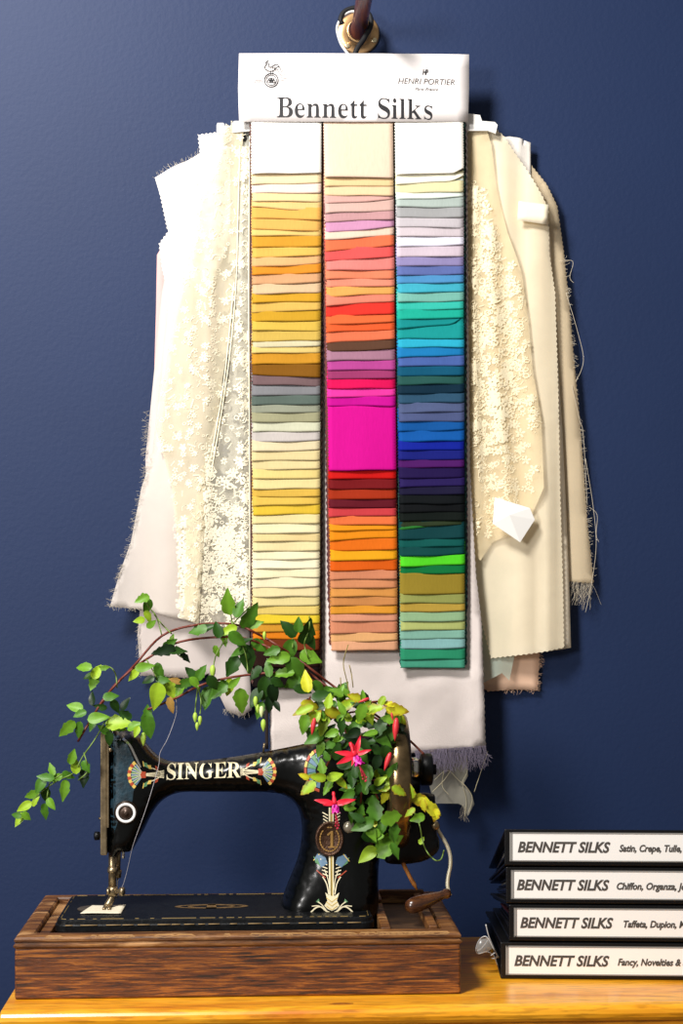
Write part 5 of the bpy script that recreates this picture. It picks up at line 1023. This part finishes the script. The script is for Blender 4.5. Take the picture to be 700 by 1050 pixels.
for i, (txt, xl_, a1, a2, b1, b2, lab) in enumerate(infos):
    zf = zc+i*hF; zb = zc+i*hB
    bo = P(xl_, 1000, YS)
    t = thing('ring_binder', lab, 'ring binder', (bo[0], YS, zf), GRPB)
    W = .31
    def W3(u, d, z01, off=0):
        """u along the spine, d into depth, z01 0..1 between bottom and top of the wedge"""
        x = bo[0]+u*ca5-d*sa5; y = YS+u*sa5+d*ca5
        k = d/DB; lo = zf+(zb-zf)*k; hi = (zf+hF-.0012)+((zb+hB-.0012)-(zf+hF-.0012))*k
        return (x, y, lo+(hi-lo)*z01+off)
    def slab(u0, u1, d0, d1, za, zb_, offa=0, offb=0, nd=1):
        vs = [W3(u0, d0, za, offa), W3(u1, d0, za, offa), W3(u1, d1, za, offa), W3(u0, d1, za, offa), W3(u0, d0, zb_, offb), W3(u1, d0, zb_, offb), W3(u1, d1, zb_, offb), W3(u0, d1, zb_, offb)]
        return vs, [(0, 3, 2, 1), (4, 5, 6, 7), (0, 1, 5, 4), (1, 2, 6, 5), (2, 3, 7, 6), (3, 0, 4, 7)]
    o = obj('cover', MB().add(*slab(0, W, .0008, DB, 0, 0, 0, .0028)).vf, vinyl, t, smooth=False); bev(o, .001, 2)
    o = obj('cover', MB().add(*slab(0, W, .0008, DB, 1, 1, -.0028, 0)).vf, vinyl, t, smooth=False); bev(o, .001, 2)
    o = obj('spine', MB().add(*slab(0, W, 0, .0032, 0, 1, .0002, -.0002)).vf, vinyl, t, smooth=False); bev(o, .0012, 3)
    pgs = MB()
    for k in range(6):
        za = .10+k*.135; pgs.add(*slab(.006+random.uniform(0, .006), W-.006, .02+random.uniform(0, .01), DB-.012-random.uniform(0, .02), za, za+.09))
    o = obj('sample_pages', pgs.vf, [mat('page_dark', '#17151A', rough=.4), mat('page_cream', '#B8AFA0', rough=.6), mat('page_red', '#5A2226', rough=.6)], t, smooth=False)
    o.data.polygons.foreach_set('material_index', [(1 if (k == 4 and i in (3, 2)) else 2 if (k == 3 and i == 1) else 0) for k in range(6) for _ in range(6)])
    # label pocket on the spine
    def SP(u, z, lift_): return W3(u, -lift_, 0, z)
    zt = hF-.0012
    fr_ = MB()
    for (u0, u1, z0, z1) in ((.0060, W-.004, .0045, .0058), (.0060, W-.004, zt-.0052, zt-.0036), (.0055, .0085, .0045, zt-.0036)):
        vs = [SP(u0, z0, .0000), SP(u1, z0, .0000), SP(u1, z1, .0000), SP(u0, z1, .0000), SP(u0, z0, .0012), SP(u1, z0, .0012), SP(u1, z1, .0012), SP(u0, z1, .0012)]
        fr_.add(vs, [(0, 1, 2, 3), (4, 7, 6, 5), (0, 4, 5, 1), (1, 5, 6, 2), (2, 6, 7, 3), (3, 7, 4, 0)][:])
    fo = obj('label_pocket', fr_.vf, clear, t, smooth=False)
    vs = [SP(.0088, .0056, .0004), SP(W-.006, .0056, .0004), SP(W-.006, zt-.0050, .0004), SP(.0088, zt-.0050, .0004), SP(.0088, .0056, .0009), SP(W-.006, .0056, .0009), SP(W-.006, zt-.0050, .0009), SP(.0088, zt-.0050, .0009)]
    lb = obj('label', (vs, [(0, 1, 2, 3), (4, 7, 6, 5), (0, 4, 5, 1), (1, 5, 6, 2), (2, 6, 7, 3), (3, 7, 4, 0)]), labp, t, smooth=False)
    for text, pa_, pb_, cap, zz, kw in (('BENNETT SILKS', a1, a2, 10.2*SB, .0166, dict(offset=.034, shear=.25)), (txt, b1, b2, 6.7*SB, .0176, dict(offset=.036, shear=.25))):
        v, f = glyph_mesh(text, False, **kw); A = np.array(v); E_ = np.array(glyph_mesh('E', False)[0])[:, 1].max()
        ku = (pb_-pa_)*SB/(A[:, 0].max()-A[:, 0].min())*1.005; u0 = (pa_-xl_)*SB
        vs = [SP(u0+(p[0]-A[:, 0].min())*ku, zz-.002+p[1]*cap/E_, .0012) for p in v]
        keep = [q_ for q_ in f]
        obj('lettering', (vs, keep), lt, lb, smooth=False)
# bits of plastic and tulle hanging out of the binders' side
mb = MB()
for q in ([(507, 975), (499, 961), (492, 963), (488, 972), (490, 978), (499, 976), (506, 980), (510, 990)], [(498, 948), (501, 960), (506, 972), (511, 982)], [(489, 975), (494, 972), (500, 964)], [(503, 980), (508, 977), (509, 982), (504, 983)]):
    mb.tube(catmull([P(a, b, -.285+.002*k) for k, (a, b) in enumerate(q)], 5), .0007, 6)
pl = [(488, 972), (492, 963), (500, 962), (505, 972), (500, 976), (490, 978)]
v = [P(a, b, -.285+.003*math.sin(k)) for k, (a, b) in enumerate(pl)]+[P(496, 970, -.290)]
mb2 = MB().add(v, [(6, (k+1) % 6, k) for k in range(6)])
t = thing('plastic_scrap', 'crumpled clear wisp poking out left of the two lowest binders', 'scrap', P(500, 985, -.28))
obj('wisp', mb.vf, mat('wisp_grey', '#C8C8C8', rough=.3), t); obj('film', mb2.vf, mat('clear_film', '#D0D0CC', rough=.2, alpha=.4), t)

# ================================================================== plants trained over the machine
def leaf_into(V, Fc, Cc, base, direction, normal, length, width, col, fold=.18, droop=.25, lobed=False, tip=None, nseg=13):
    """pointed ovate leaf with a folded midrib; per-vertex tint"""
    d = Vector(direction).normalized(); n = Vector(normal); n = (n-d*n.dot(d)); n = n.normalized() if n.length > 1e-5 else d.orthogonal().normalized(); s = d.cross(n)
    b = len(V); base = Vector(base); lobes = random.choice((2.3, 3.1, 3.6))
    for i in range(nseg+1):
        u = i/nseg; wd = width*.5*(math.sin(PI*min(1, u**.72))**.85)*(1-.18*u)
        if lobed: wd *= (1+lobed*(.5-((u*lobes) % 1)))
        if i == nseg: wd = 0
        c = base+d*(length*(u-.08*u*u*droop))-n*(droop*length*u*u*.5)
        for q, k in ((-1, 0), (-.5, 0), (0, 0), (.5, 0), (1, 0)):
            V.append(tuple(c+s*(wd*q)+n*(fold*abs(q)*wd+.04*length*math.sin(u*9+q*2)*abs(q)*.3)))
            vein = 1.16 if q == 0 else (1.0+.06*math.sin(u*26))
            edge = 1.0
            cc = [min(1, x*vein*edge) for x in col[:3]]
            if tip is not None and (u > .82 or abs(q) == 1) and random.random() < .8: cc = [cc[j]*.45+tip[j]*.55 for j in range(3)]
            Cc.append((*cc, 1))
    for i in range(nseg):
        for k in range(4):
            a = b+i*5+k; Fc.append((a, a+1, a+6, a+5))
lm = bpy.data.materials.new('leaf_green'); lm.use_nodes = True; nt = lm.node_tree; bs = nt.nodes['Principled BSDF']
at = nt.nodes.new('ShaderNodeAttribute'); at.attribute_name = 'tint'; nt.links.new(at.outputs['Color'], bs.inputs['Base Color']); bs.inputs['Roughness'].default_value = .42; bs.inputs['Specular IOR Level'].default_value = .35
tl = nt.nodes.new('ShaderNodeBsdfTranslucent'); nt.links.new(at.outputs['Color'], tl.inputs[0]); mx = nt.nodes.new('ShaderNodeMixShader'); mx.inputs[0].default_value = .22
nt.links.new(bs.outputs[0], mx.inputs[1]); nt.links.new(tl.outputs[0], mx.inputs[2]); nt.links.new(mx.outputs[0], nt.nodes['Material Output'].inputs[0])
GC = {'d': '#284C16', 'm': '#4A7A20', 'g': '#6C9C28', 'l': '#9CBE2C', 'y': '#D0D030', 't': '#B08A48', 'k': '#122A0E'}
TIPR = lin('#A83018')
stem_r = mat('red_stem', '#6E2E1E', rough=.5, k=1); stem_g = mat('green_stem', '#6E8A38', rough=.5); twig = mat('dry_twig', '#8A7A40', rough=.8)

def leafset(lst, Y, V, Fc, Cc, tipset=()):
    """lst: (px, py of the leaf's middle, half length px, angle deg in the picture plane (0 = right, 90 = up), colour key)"""
    for e in lst:
        x, y, s, ang, ck = e[:5]; a = math.radians(ang); Yl = Y+random.uniform(-.010, .008)
        sc = S(Yl); L = 2*s*sc; ty = random.uniform(-.45, .25)
        d = Vector((math.cos(a), ty, math.sin(a))).normalized()
        c = Vector(P(x, y, Yl)); n = Vector((random.uniform(-.5, .5), -1, random.uniform(-.1, .8)))
        base = c-d*(L*.5); cc = lin(GC[ck]); j = random.uniform(.85, 1.15)
        leaf_into(V, Fc, Cc, base, d, n, L*1.08, L*random.uniform(.5, .7), [min(1, q*j) for q in cc[:3]], fold=random.uniform(.1, .35), droop=random.uniform(.1, .5), lobed=random.choice((0, .2, .3, .4)), tip=TIPR if (ck in 'yl' and random.random() < tipset_p[0]) else None)
tipset_p = [0.0]
def path3(pts, Y0, wob=.006):
    return [P(p[0], p[1], Y0+wob*math.sin(i*1.3+p[0]*.02)+(p[2] if len(p) > 2 else 0)) for i, p in enumerate(catmull([q[:2] for q in pts], 5))]

# ---- vine: one plant, long arching stems to the left
VY = -.292
vine = thing('trailing_vine', 'green leafy vine arching left over the machine head and drooping against the blue wall', 'plant', P(330, 760, VY))
reds = [[(80, 760), (95, 735), (110, 712), (138, 682), (166, 652), (200, 641), (238, 640), (264, 650), (300, 672), (345, 706), (385, 733), (415, 755), (434, 773)],
        [(104, 722), (120, 700), (150, 676), (185, 658), (235, 653), (262, 658), (290, 672), (322, 694), (350, 716)],
        [(150, 728), (180, 716), (205, 703), (240, 694), (290, 690), (325, 700), (350, 720)]]
greens = [[(110, 735), (98, 757), (84, 777), (76, 792), (60, 800), (45, 810), (33, 822), (20, 845)], [(66, 792), (54, 800), (50, 806), (48, 822)], [(86, 772), (90, 790), (80, 800)],
          [(120, 705), (118, 690), (110, 683), (98, 684)], [(166, 652), (160, 632), (152, 622), (148, 612)], [(176, 650), (166, 640), (158, 630)], [(238, 640), (236, 626), (233, 612)], [(238, 640), (248, 630), (256, 622)],
          [(218, 688), (222, 670), (232, 655)], [(203, 703), (201, 718), (200, 730)], [(203, 703), (206, 720), (205, 732)], [(147, 745), (147, 757)], [(269, 700), (270, 730), (270, 745)], [(266, 700), (262, 724)],
          [(176, 652), (180, 668), (186, 674)], [(150, 676), (158, 690), (163, 700)], [(245, 655), (252, 672), (254, 690)], [(300, 655), (300, 665)], [(317, 632), (317, 645), (312, 660), (316, 675)]]
mb = MB()
for q in reds: p_ = path3(q, VY); mb.tube(p_, [.00125]*len(p_), 6)
obj('stem', mb.vf, stem_r, vine)
for q in greens: p_ = path3(q, VY-.002, .004); obj('side_shoot', MB().tube(p_, [.0007]*len(p_), 6).vf, stem_g, vine)
V, Fc, Cc = [], [], []
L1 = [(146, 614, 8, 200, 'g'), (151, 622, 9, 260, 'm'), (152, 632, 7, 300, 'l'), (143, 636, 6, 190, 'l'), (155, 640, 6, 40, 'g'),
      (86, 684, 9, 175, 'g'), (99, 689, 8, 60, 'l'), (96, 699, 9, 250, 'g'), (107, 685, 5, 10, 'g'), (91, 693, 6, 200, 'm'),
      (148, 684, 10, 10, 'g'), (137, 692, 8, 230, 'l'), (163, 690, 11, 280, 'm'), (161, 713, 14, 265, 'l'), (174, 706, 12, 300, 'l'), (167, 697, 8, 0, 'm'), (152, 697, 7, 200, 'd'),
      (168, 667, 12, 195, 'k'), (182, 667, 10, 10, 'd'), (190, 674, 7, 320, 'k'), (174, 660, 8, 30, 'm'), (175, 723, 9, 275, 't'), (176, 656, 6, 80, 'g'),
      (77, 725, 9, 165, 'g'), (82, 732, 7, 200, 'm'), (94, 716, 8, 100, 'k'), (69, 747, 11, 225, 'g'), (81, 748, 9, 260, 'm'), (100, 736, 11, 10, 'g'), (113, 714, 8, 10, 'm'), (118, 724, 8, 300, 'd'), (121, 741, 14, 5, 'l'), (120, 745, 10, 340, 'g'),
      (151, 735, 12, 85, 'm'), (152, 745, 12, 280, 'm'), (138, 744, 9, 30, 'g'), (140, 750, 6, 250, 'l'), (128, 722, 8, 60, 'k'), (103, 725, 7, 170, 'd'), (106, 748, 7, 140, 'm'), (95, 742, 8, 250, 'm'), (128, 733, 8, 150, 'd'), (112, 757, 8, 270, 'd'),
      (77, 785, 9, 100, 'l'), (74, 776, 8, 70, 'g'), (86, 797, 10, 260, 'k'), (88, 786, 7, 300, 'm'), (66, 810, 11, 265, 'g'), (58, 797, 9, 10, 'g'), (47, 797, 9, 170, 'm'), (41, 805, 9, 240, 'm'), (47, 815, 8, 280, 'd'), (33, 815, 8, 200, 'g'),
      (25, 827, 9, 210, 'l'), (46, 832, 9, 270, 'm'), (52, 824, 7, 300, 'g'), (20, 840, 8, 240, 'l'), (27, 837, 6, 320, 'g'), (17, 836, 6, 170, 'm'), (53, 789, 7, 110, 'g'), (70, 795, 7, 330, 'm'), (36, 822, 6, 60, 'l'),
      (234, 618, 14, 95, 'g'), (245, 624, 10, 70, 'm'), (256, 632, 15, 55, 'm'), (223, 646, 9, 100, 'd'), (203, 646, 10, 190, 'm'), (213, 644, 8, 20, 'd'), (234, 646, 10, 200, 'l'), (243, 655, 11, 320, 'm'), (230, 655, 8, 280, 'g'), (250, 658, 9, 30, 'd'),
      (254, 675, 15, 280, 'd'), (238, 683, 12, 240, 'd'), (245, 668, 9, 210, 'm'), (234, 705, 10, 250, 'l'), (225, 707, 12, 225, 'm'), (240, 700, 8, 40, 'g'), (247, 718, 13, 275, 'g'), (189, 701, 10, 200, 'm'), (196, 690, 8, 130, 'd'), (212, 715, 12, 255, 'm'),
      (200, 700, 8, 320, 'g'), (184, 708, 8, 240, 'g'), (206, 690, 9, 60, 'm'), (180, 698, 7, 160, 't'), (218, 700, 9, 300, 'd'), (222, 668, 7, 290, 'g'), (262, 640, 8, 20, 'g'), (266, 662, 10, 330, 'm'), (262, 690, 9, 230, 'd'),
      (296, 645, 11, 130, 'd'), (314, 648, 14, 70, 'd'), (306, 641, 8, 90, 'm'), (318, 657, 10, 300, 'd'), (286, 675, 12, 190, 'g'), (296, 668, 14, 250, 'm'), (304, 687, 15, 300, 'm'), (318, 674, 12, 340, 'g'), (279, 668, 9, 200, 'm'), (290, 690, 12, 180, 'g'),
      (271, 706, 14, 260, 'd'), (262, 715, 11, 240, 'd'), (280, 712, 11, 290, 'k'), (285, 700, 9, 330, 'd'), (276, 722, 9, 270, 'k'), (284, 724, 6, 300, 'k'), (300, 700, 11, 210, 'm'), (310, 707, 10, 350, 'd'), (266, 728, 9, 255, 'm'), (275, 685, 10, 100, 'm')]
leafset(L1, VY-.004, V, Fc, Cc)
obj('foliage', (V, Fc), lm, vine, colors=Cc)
budm = mat('green_bud', '#A8C848', rough=.5); budw = mat('pale_bud', '#D4E0A0', rough=.5)
def bud(px, py, ln, m, parent, Y, w_=.22, ang=-90, name='flower_bud'):
    a = math.radians(ang); c = Vector(P(px, py, Y)); d = Vector((math.cos(a), -.1, math.sin(a))); L = ln*S(Y); w2 = L*w_
    return obj(name, MB().lathe(c-d*L*.5, d, [(0, w2*.3), (L*.12, w2*.75), (L*.35, w2), (L*.6, w2*.85), (L*.85, w2*.4), (L, .0002)], 10).vf, m, parent)
for q in ((200, 736, 11), (205, 739, 10), (202, 745, 9), (147, 758, 14), (262, 720, 12), (268, 730, 12), (270, 744, 13), (264, 727, 10), (218, 689, 14), (271, 652, 9)): bud(*q, budm if q[0] != 268 else budw, vine, VY-.006)

# ---- fuchsia: bushy, lime to dark leaves with red veins, two open flowers
FY = -.318
fu = thing('fuchsia', 'bushy fuchsia with lime leaves and pink-red flowers hiding the machine pillar and handwheel', 'plant', P(375, 880, FY))
st = [[(400, 745), (370, 730), (345, 735), (322, 742), (310, 735), (318, 715)], [(350, 740), (362, 770), (378, 800), (392, 830), (396, 860), (398, 870)], [(345, 760), (335, 785), (322, 800)], [(378, 800), (400, 800), (416, 808), (432, 818), (446, 832)],
      [(360, 722), (356, 700), (352, 680), (357, 661)], [(350, 715), (349, 695)], [(362, 705), (360, 690), (358, 682)], [(405, 735), (390, 720), (372, 722)], [(396, 860), (402, 850), (408, 835)], [(380, 850), (370, 830), (372, 800)]]
mb = MB()
for q in st[:4]+st[7:]: p_ = path3(q, FY+.012, .005); mb.tube(p_, .0011, 6)
obj('stem', mb.vf, stem_r, fu)
mb = MB()
for q in st[4:7]: p_ = path3(q, FY+.012, .002); mb.tube(p_, .0006, 5)
obj('dry_twigs', mb.vf, twig, fu)
mb = MB()
p_ = path3([(404, 800), (412, 812), (422, 828), (430, 846), (433, 862), (438, 874), (446, 882), (452, 881), (455, 872)], FY, .003); mb.tube(p_, .0007, 6)
obj('tendril', mb.vf, stem_g, fu)
V, Fc, Cc = [], [], []; tipset_p[0] = .55
L2 = [(314, 699, 13, 100, 'y'), (330, 713, 13, 15, 'd'), (311, 728, 13, 200, 'l'), (318, 724, 12, 340, 'y'), (312, 742, 12, 260, 'g'), (331, 742, 15, 260, 'l'), (342, 731, 12, 330, 'y'), (322, 757, 12, 200, 'm'), (328, 768, 10, 250, 'g'), (345, 771, 11, 80, 'd'),
      (357, 722, 12, 30, 'l'), (370, 731, 12, 250, 'g'), (364, 715, 9, 160, 'y'), (384, 727, 12, 20, 'l'), (379, 735, 10, 290, 'l'), (407, 728, 14, 350, 'y'), (398, 722, 8, 160, 'y'), (389, 746, 12, 240, 'd'), (391, 757, 15, 320, 'm'), (402, 752, 11, 250, 'm'), (380, 752, 9, 190, 'g'),
      (350, 745, 11, 270, 'd'), (362, 752, 10, 210, 'k'), (375, 765, 10, 300, 'd'), (396, 774, 12, 280, 'd'), (386, 782, 10, 250, 'k'), (326, 797, 11, 170, 'l'), (336, 807, 10, 240, 'g'), (316, 808, 11, 220, 'l'), (343, 796, 10, 20, 'l'), (330, 786, 9, 100, 'g'), (350, 803, 9, 320, 'l'), (312, 796, 7, 150, 'y'),
      (375, 796, 15, 265, 'm'), (364, 790, 10, 90, 'd'), (396, 803, 14, 30, 'l'), (395, 815, 10, 250, 'y'), (386, 808, 10, 170, 'm'), (384, 829, 15, 100, 'm'), (372, 846, 14, 200, 'm'), (402, 838, 15, 20, 'g'), (392, 846, 12, 250, 'm'), (404, 853, 12, 280, 'm'), (380, 853, 12, 300, 'g'), (366, 838, 10, 150, 'd'),
      (377, 876, 13, 215, 'l'), (398, 866, 18, 35, 'g'), (392, 874, 13, 200, 'g'), (405, 872, 10, 300, 'm'), (409, 811, 10, 330, 'l'), (414, 821, 11, 280, 'l'), (429, 820, 12, 160, 'y'), (437, 823, 12, 340, 'y'), (445, 831, 12, 330, 'y'), (446, 836, 9, 250, 'y'), (421, 812, 9, 100, 'l'), (428, 839, 9, 200, 'g'), (434, 826, 8, 280, 'y'), (420, 833, 8, 220, 'l'), (432, 862, 5, 60, 'l'),
      (359, 757, 10, 150, 'k'), (412, 738, 8, 300, 'l'), (340, 752, 9, 200, 'g'), (350, 726, 9, 120, 'g'), (337, 719, 9, 80, 'l'), (368, 809, 9, 240, 'd'), (357, 815, 9, 210, 'm'), (402, 790, 10, 60, 'm'), (408, 799, 9, 250, 'd'), (360, 838, 8, 280, 'm'), (324, 735, 10, 60, 'l'), (345, 710, 9, 150, 'g')]
L2 = [(a, b, s*.88, g, k) for a, b, s, g, k in L2]
leafset(L2, FY-.004, V, Fc, Cc)
reg = [(318, 705), (345, 705), (395, 720), (412, 742), (402, 780), (404, 830), (412, 855), (400, 870), (368, 852), (352, 830), (356, 800), (345, 780), (322, 770), (312, 735)]
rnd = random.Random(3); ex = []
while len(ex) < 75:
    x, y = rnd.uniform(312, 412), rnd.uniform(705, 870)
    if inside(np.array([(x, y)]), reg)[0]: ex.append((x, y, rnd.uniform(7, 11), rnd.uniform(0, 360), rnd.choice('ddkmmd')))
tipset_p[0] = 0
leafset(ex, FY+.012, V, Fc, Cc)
ex = []
while len(ex) < 55:
    x, y = rnd.uniform(312, 408), rnd.uniform(705, 865)
    if inside(np.array([(x, y)]), reg)[0] and math.hypot(x-364, y-778) > 17 and math.hypot(x-343, y-830) > 15: ex.append((x, y, rnd.uniform(5, 8), rnd.uniform(0, 360), rnd.choice('ggmmlldgy')))
leafset(ex, FY+.002, V, Fc, Cc)
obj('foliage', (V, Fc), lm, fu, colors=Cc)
red = mat('fuchsia_red', '#E8223A', rough=.4); redp = mat('fuchsia_purple', '#D0209C', rough=.45); redd = mat('fuchsia_bud_red', '#D03038', rough=.4)
def flower(px, py, Y, s, axis_deg, spread, label, sep_dirs):
    a = math.radians(axis_deg); ax = Vector((math.cos(a), -.25, math.sin(a))).normalized(); c = Vector(P(px, py, Y)); sc = S(Y)*s

    mb = MB().lathe(c-ax*14*sc, ax, [(0, 1.3*sc), (3*sc, 2.2*sc), (5*sc, 1.6*sc), (9*sc, 2.6*sc), (14*sc, 3.4*sc), (15*sc, 2.4*sc)], 12)
    V, Fc = [], []; cd = []
    for i, (da, dy, L) in enumerate(sep_dirs):
        d = Vector((math.cos(math.radians(da)), dy, math.sin(math.radians(da)))); leaf_into(V, Fc, cd, c+d*1.0*sc, d, Vector((0, -1, .25)), L*sc, L*sc*.30, (1, 1, 1), fold=.25, droop=-.35 if i % 2 else .3)
    mb.add(V, Fc); o = obj('flower', mb.vf, red, fu); o['label'] = label
    cb = MB(); V, Fc, cd = [], [], []
    for k in range(6):
        q = 2*PI*k/6; p1 = ax.orthogonal().normalized(); p2 = ax.cross(p1); r = p1*math.cos(q)+p2*math.sin(q)
        leaf_into(V, Fc, cd, c+r*.8*sc, (ax+r*.28), r, 13*sc, 9*sc, (1, 1, 1), fold=-.3, droop=-.3)
    cb.add(V, Fc); obj('petals', cb.vf, redp, o)
    sb = MB()
    for k in range(6):
        q = 2*PI*k/6; p1 = ax.orthogonal().normalized(); p2 = ax.cross(p1); r = (p1*math.cos(q)+p2*math.sin(q))
        sb.tube([c+ax*6*sc, c+ax*16*sc+r*.8*sc, c+ax*(22+3*(k % 3))*sc+r*2*sc], [.35*sc]*3, 5); e = c+ax*(22+3*(k % 3))*sc+r*2*sc; sb.tube([e, e+ax*1.8*sc], [.9*sc, .7*sc], 6)
    obj('stamens', sb.vf, mat('stamen_red', '#C02040', rough=.5), o)
flower(364, 774, FY-.022, 1.0, -68, 1, 'open red flower with magenta petals', [(170, -.2, 21), (205, -.3, 22), (75, -.1, 20), (100, -.25, 12), (20, -.3, 17), (250, -.4, 12)])
flower(343, 824, FY-.012, .88, -84, 1, 'hanging red flower with thin spread sepals', [(168, -.1, 24), (188, -.1, 13), (12, -.1, 25), (-10, -.2, 10)])
for (x, y, l, a) in ((405.5, 748, 24, -95), (397, 781, 20, -110), (321, 745, 18, -100), (373, 718, 12, -160), (402, 735, 9, -80)): bud(x, y, l, redd, fu, FY-.016, .15, a)
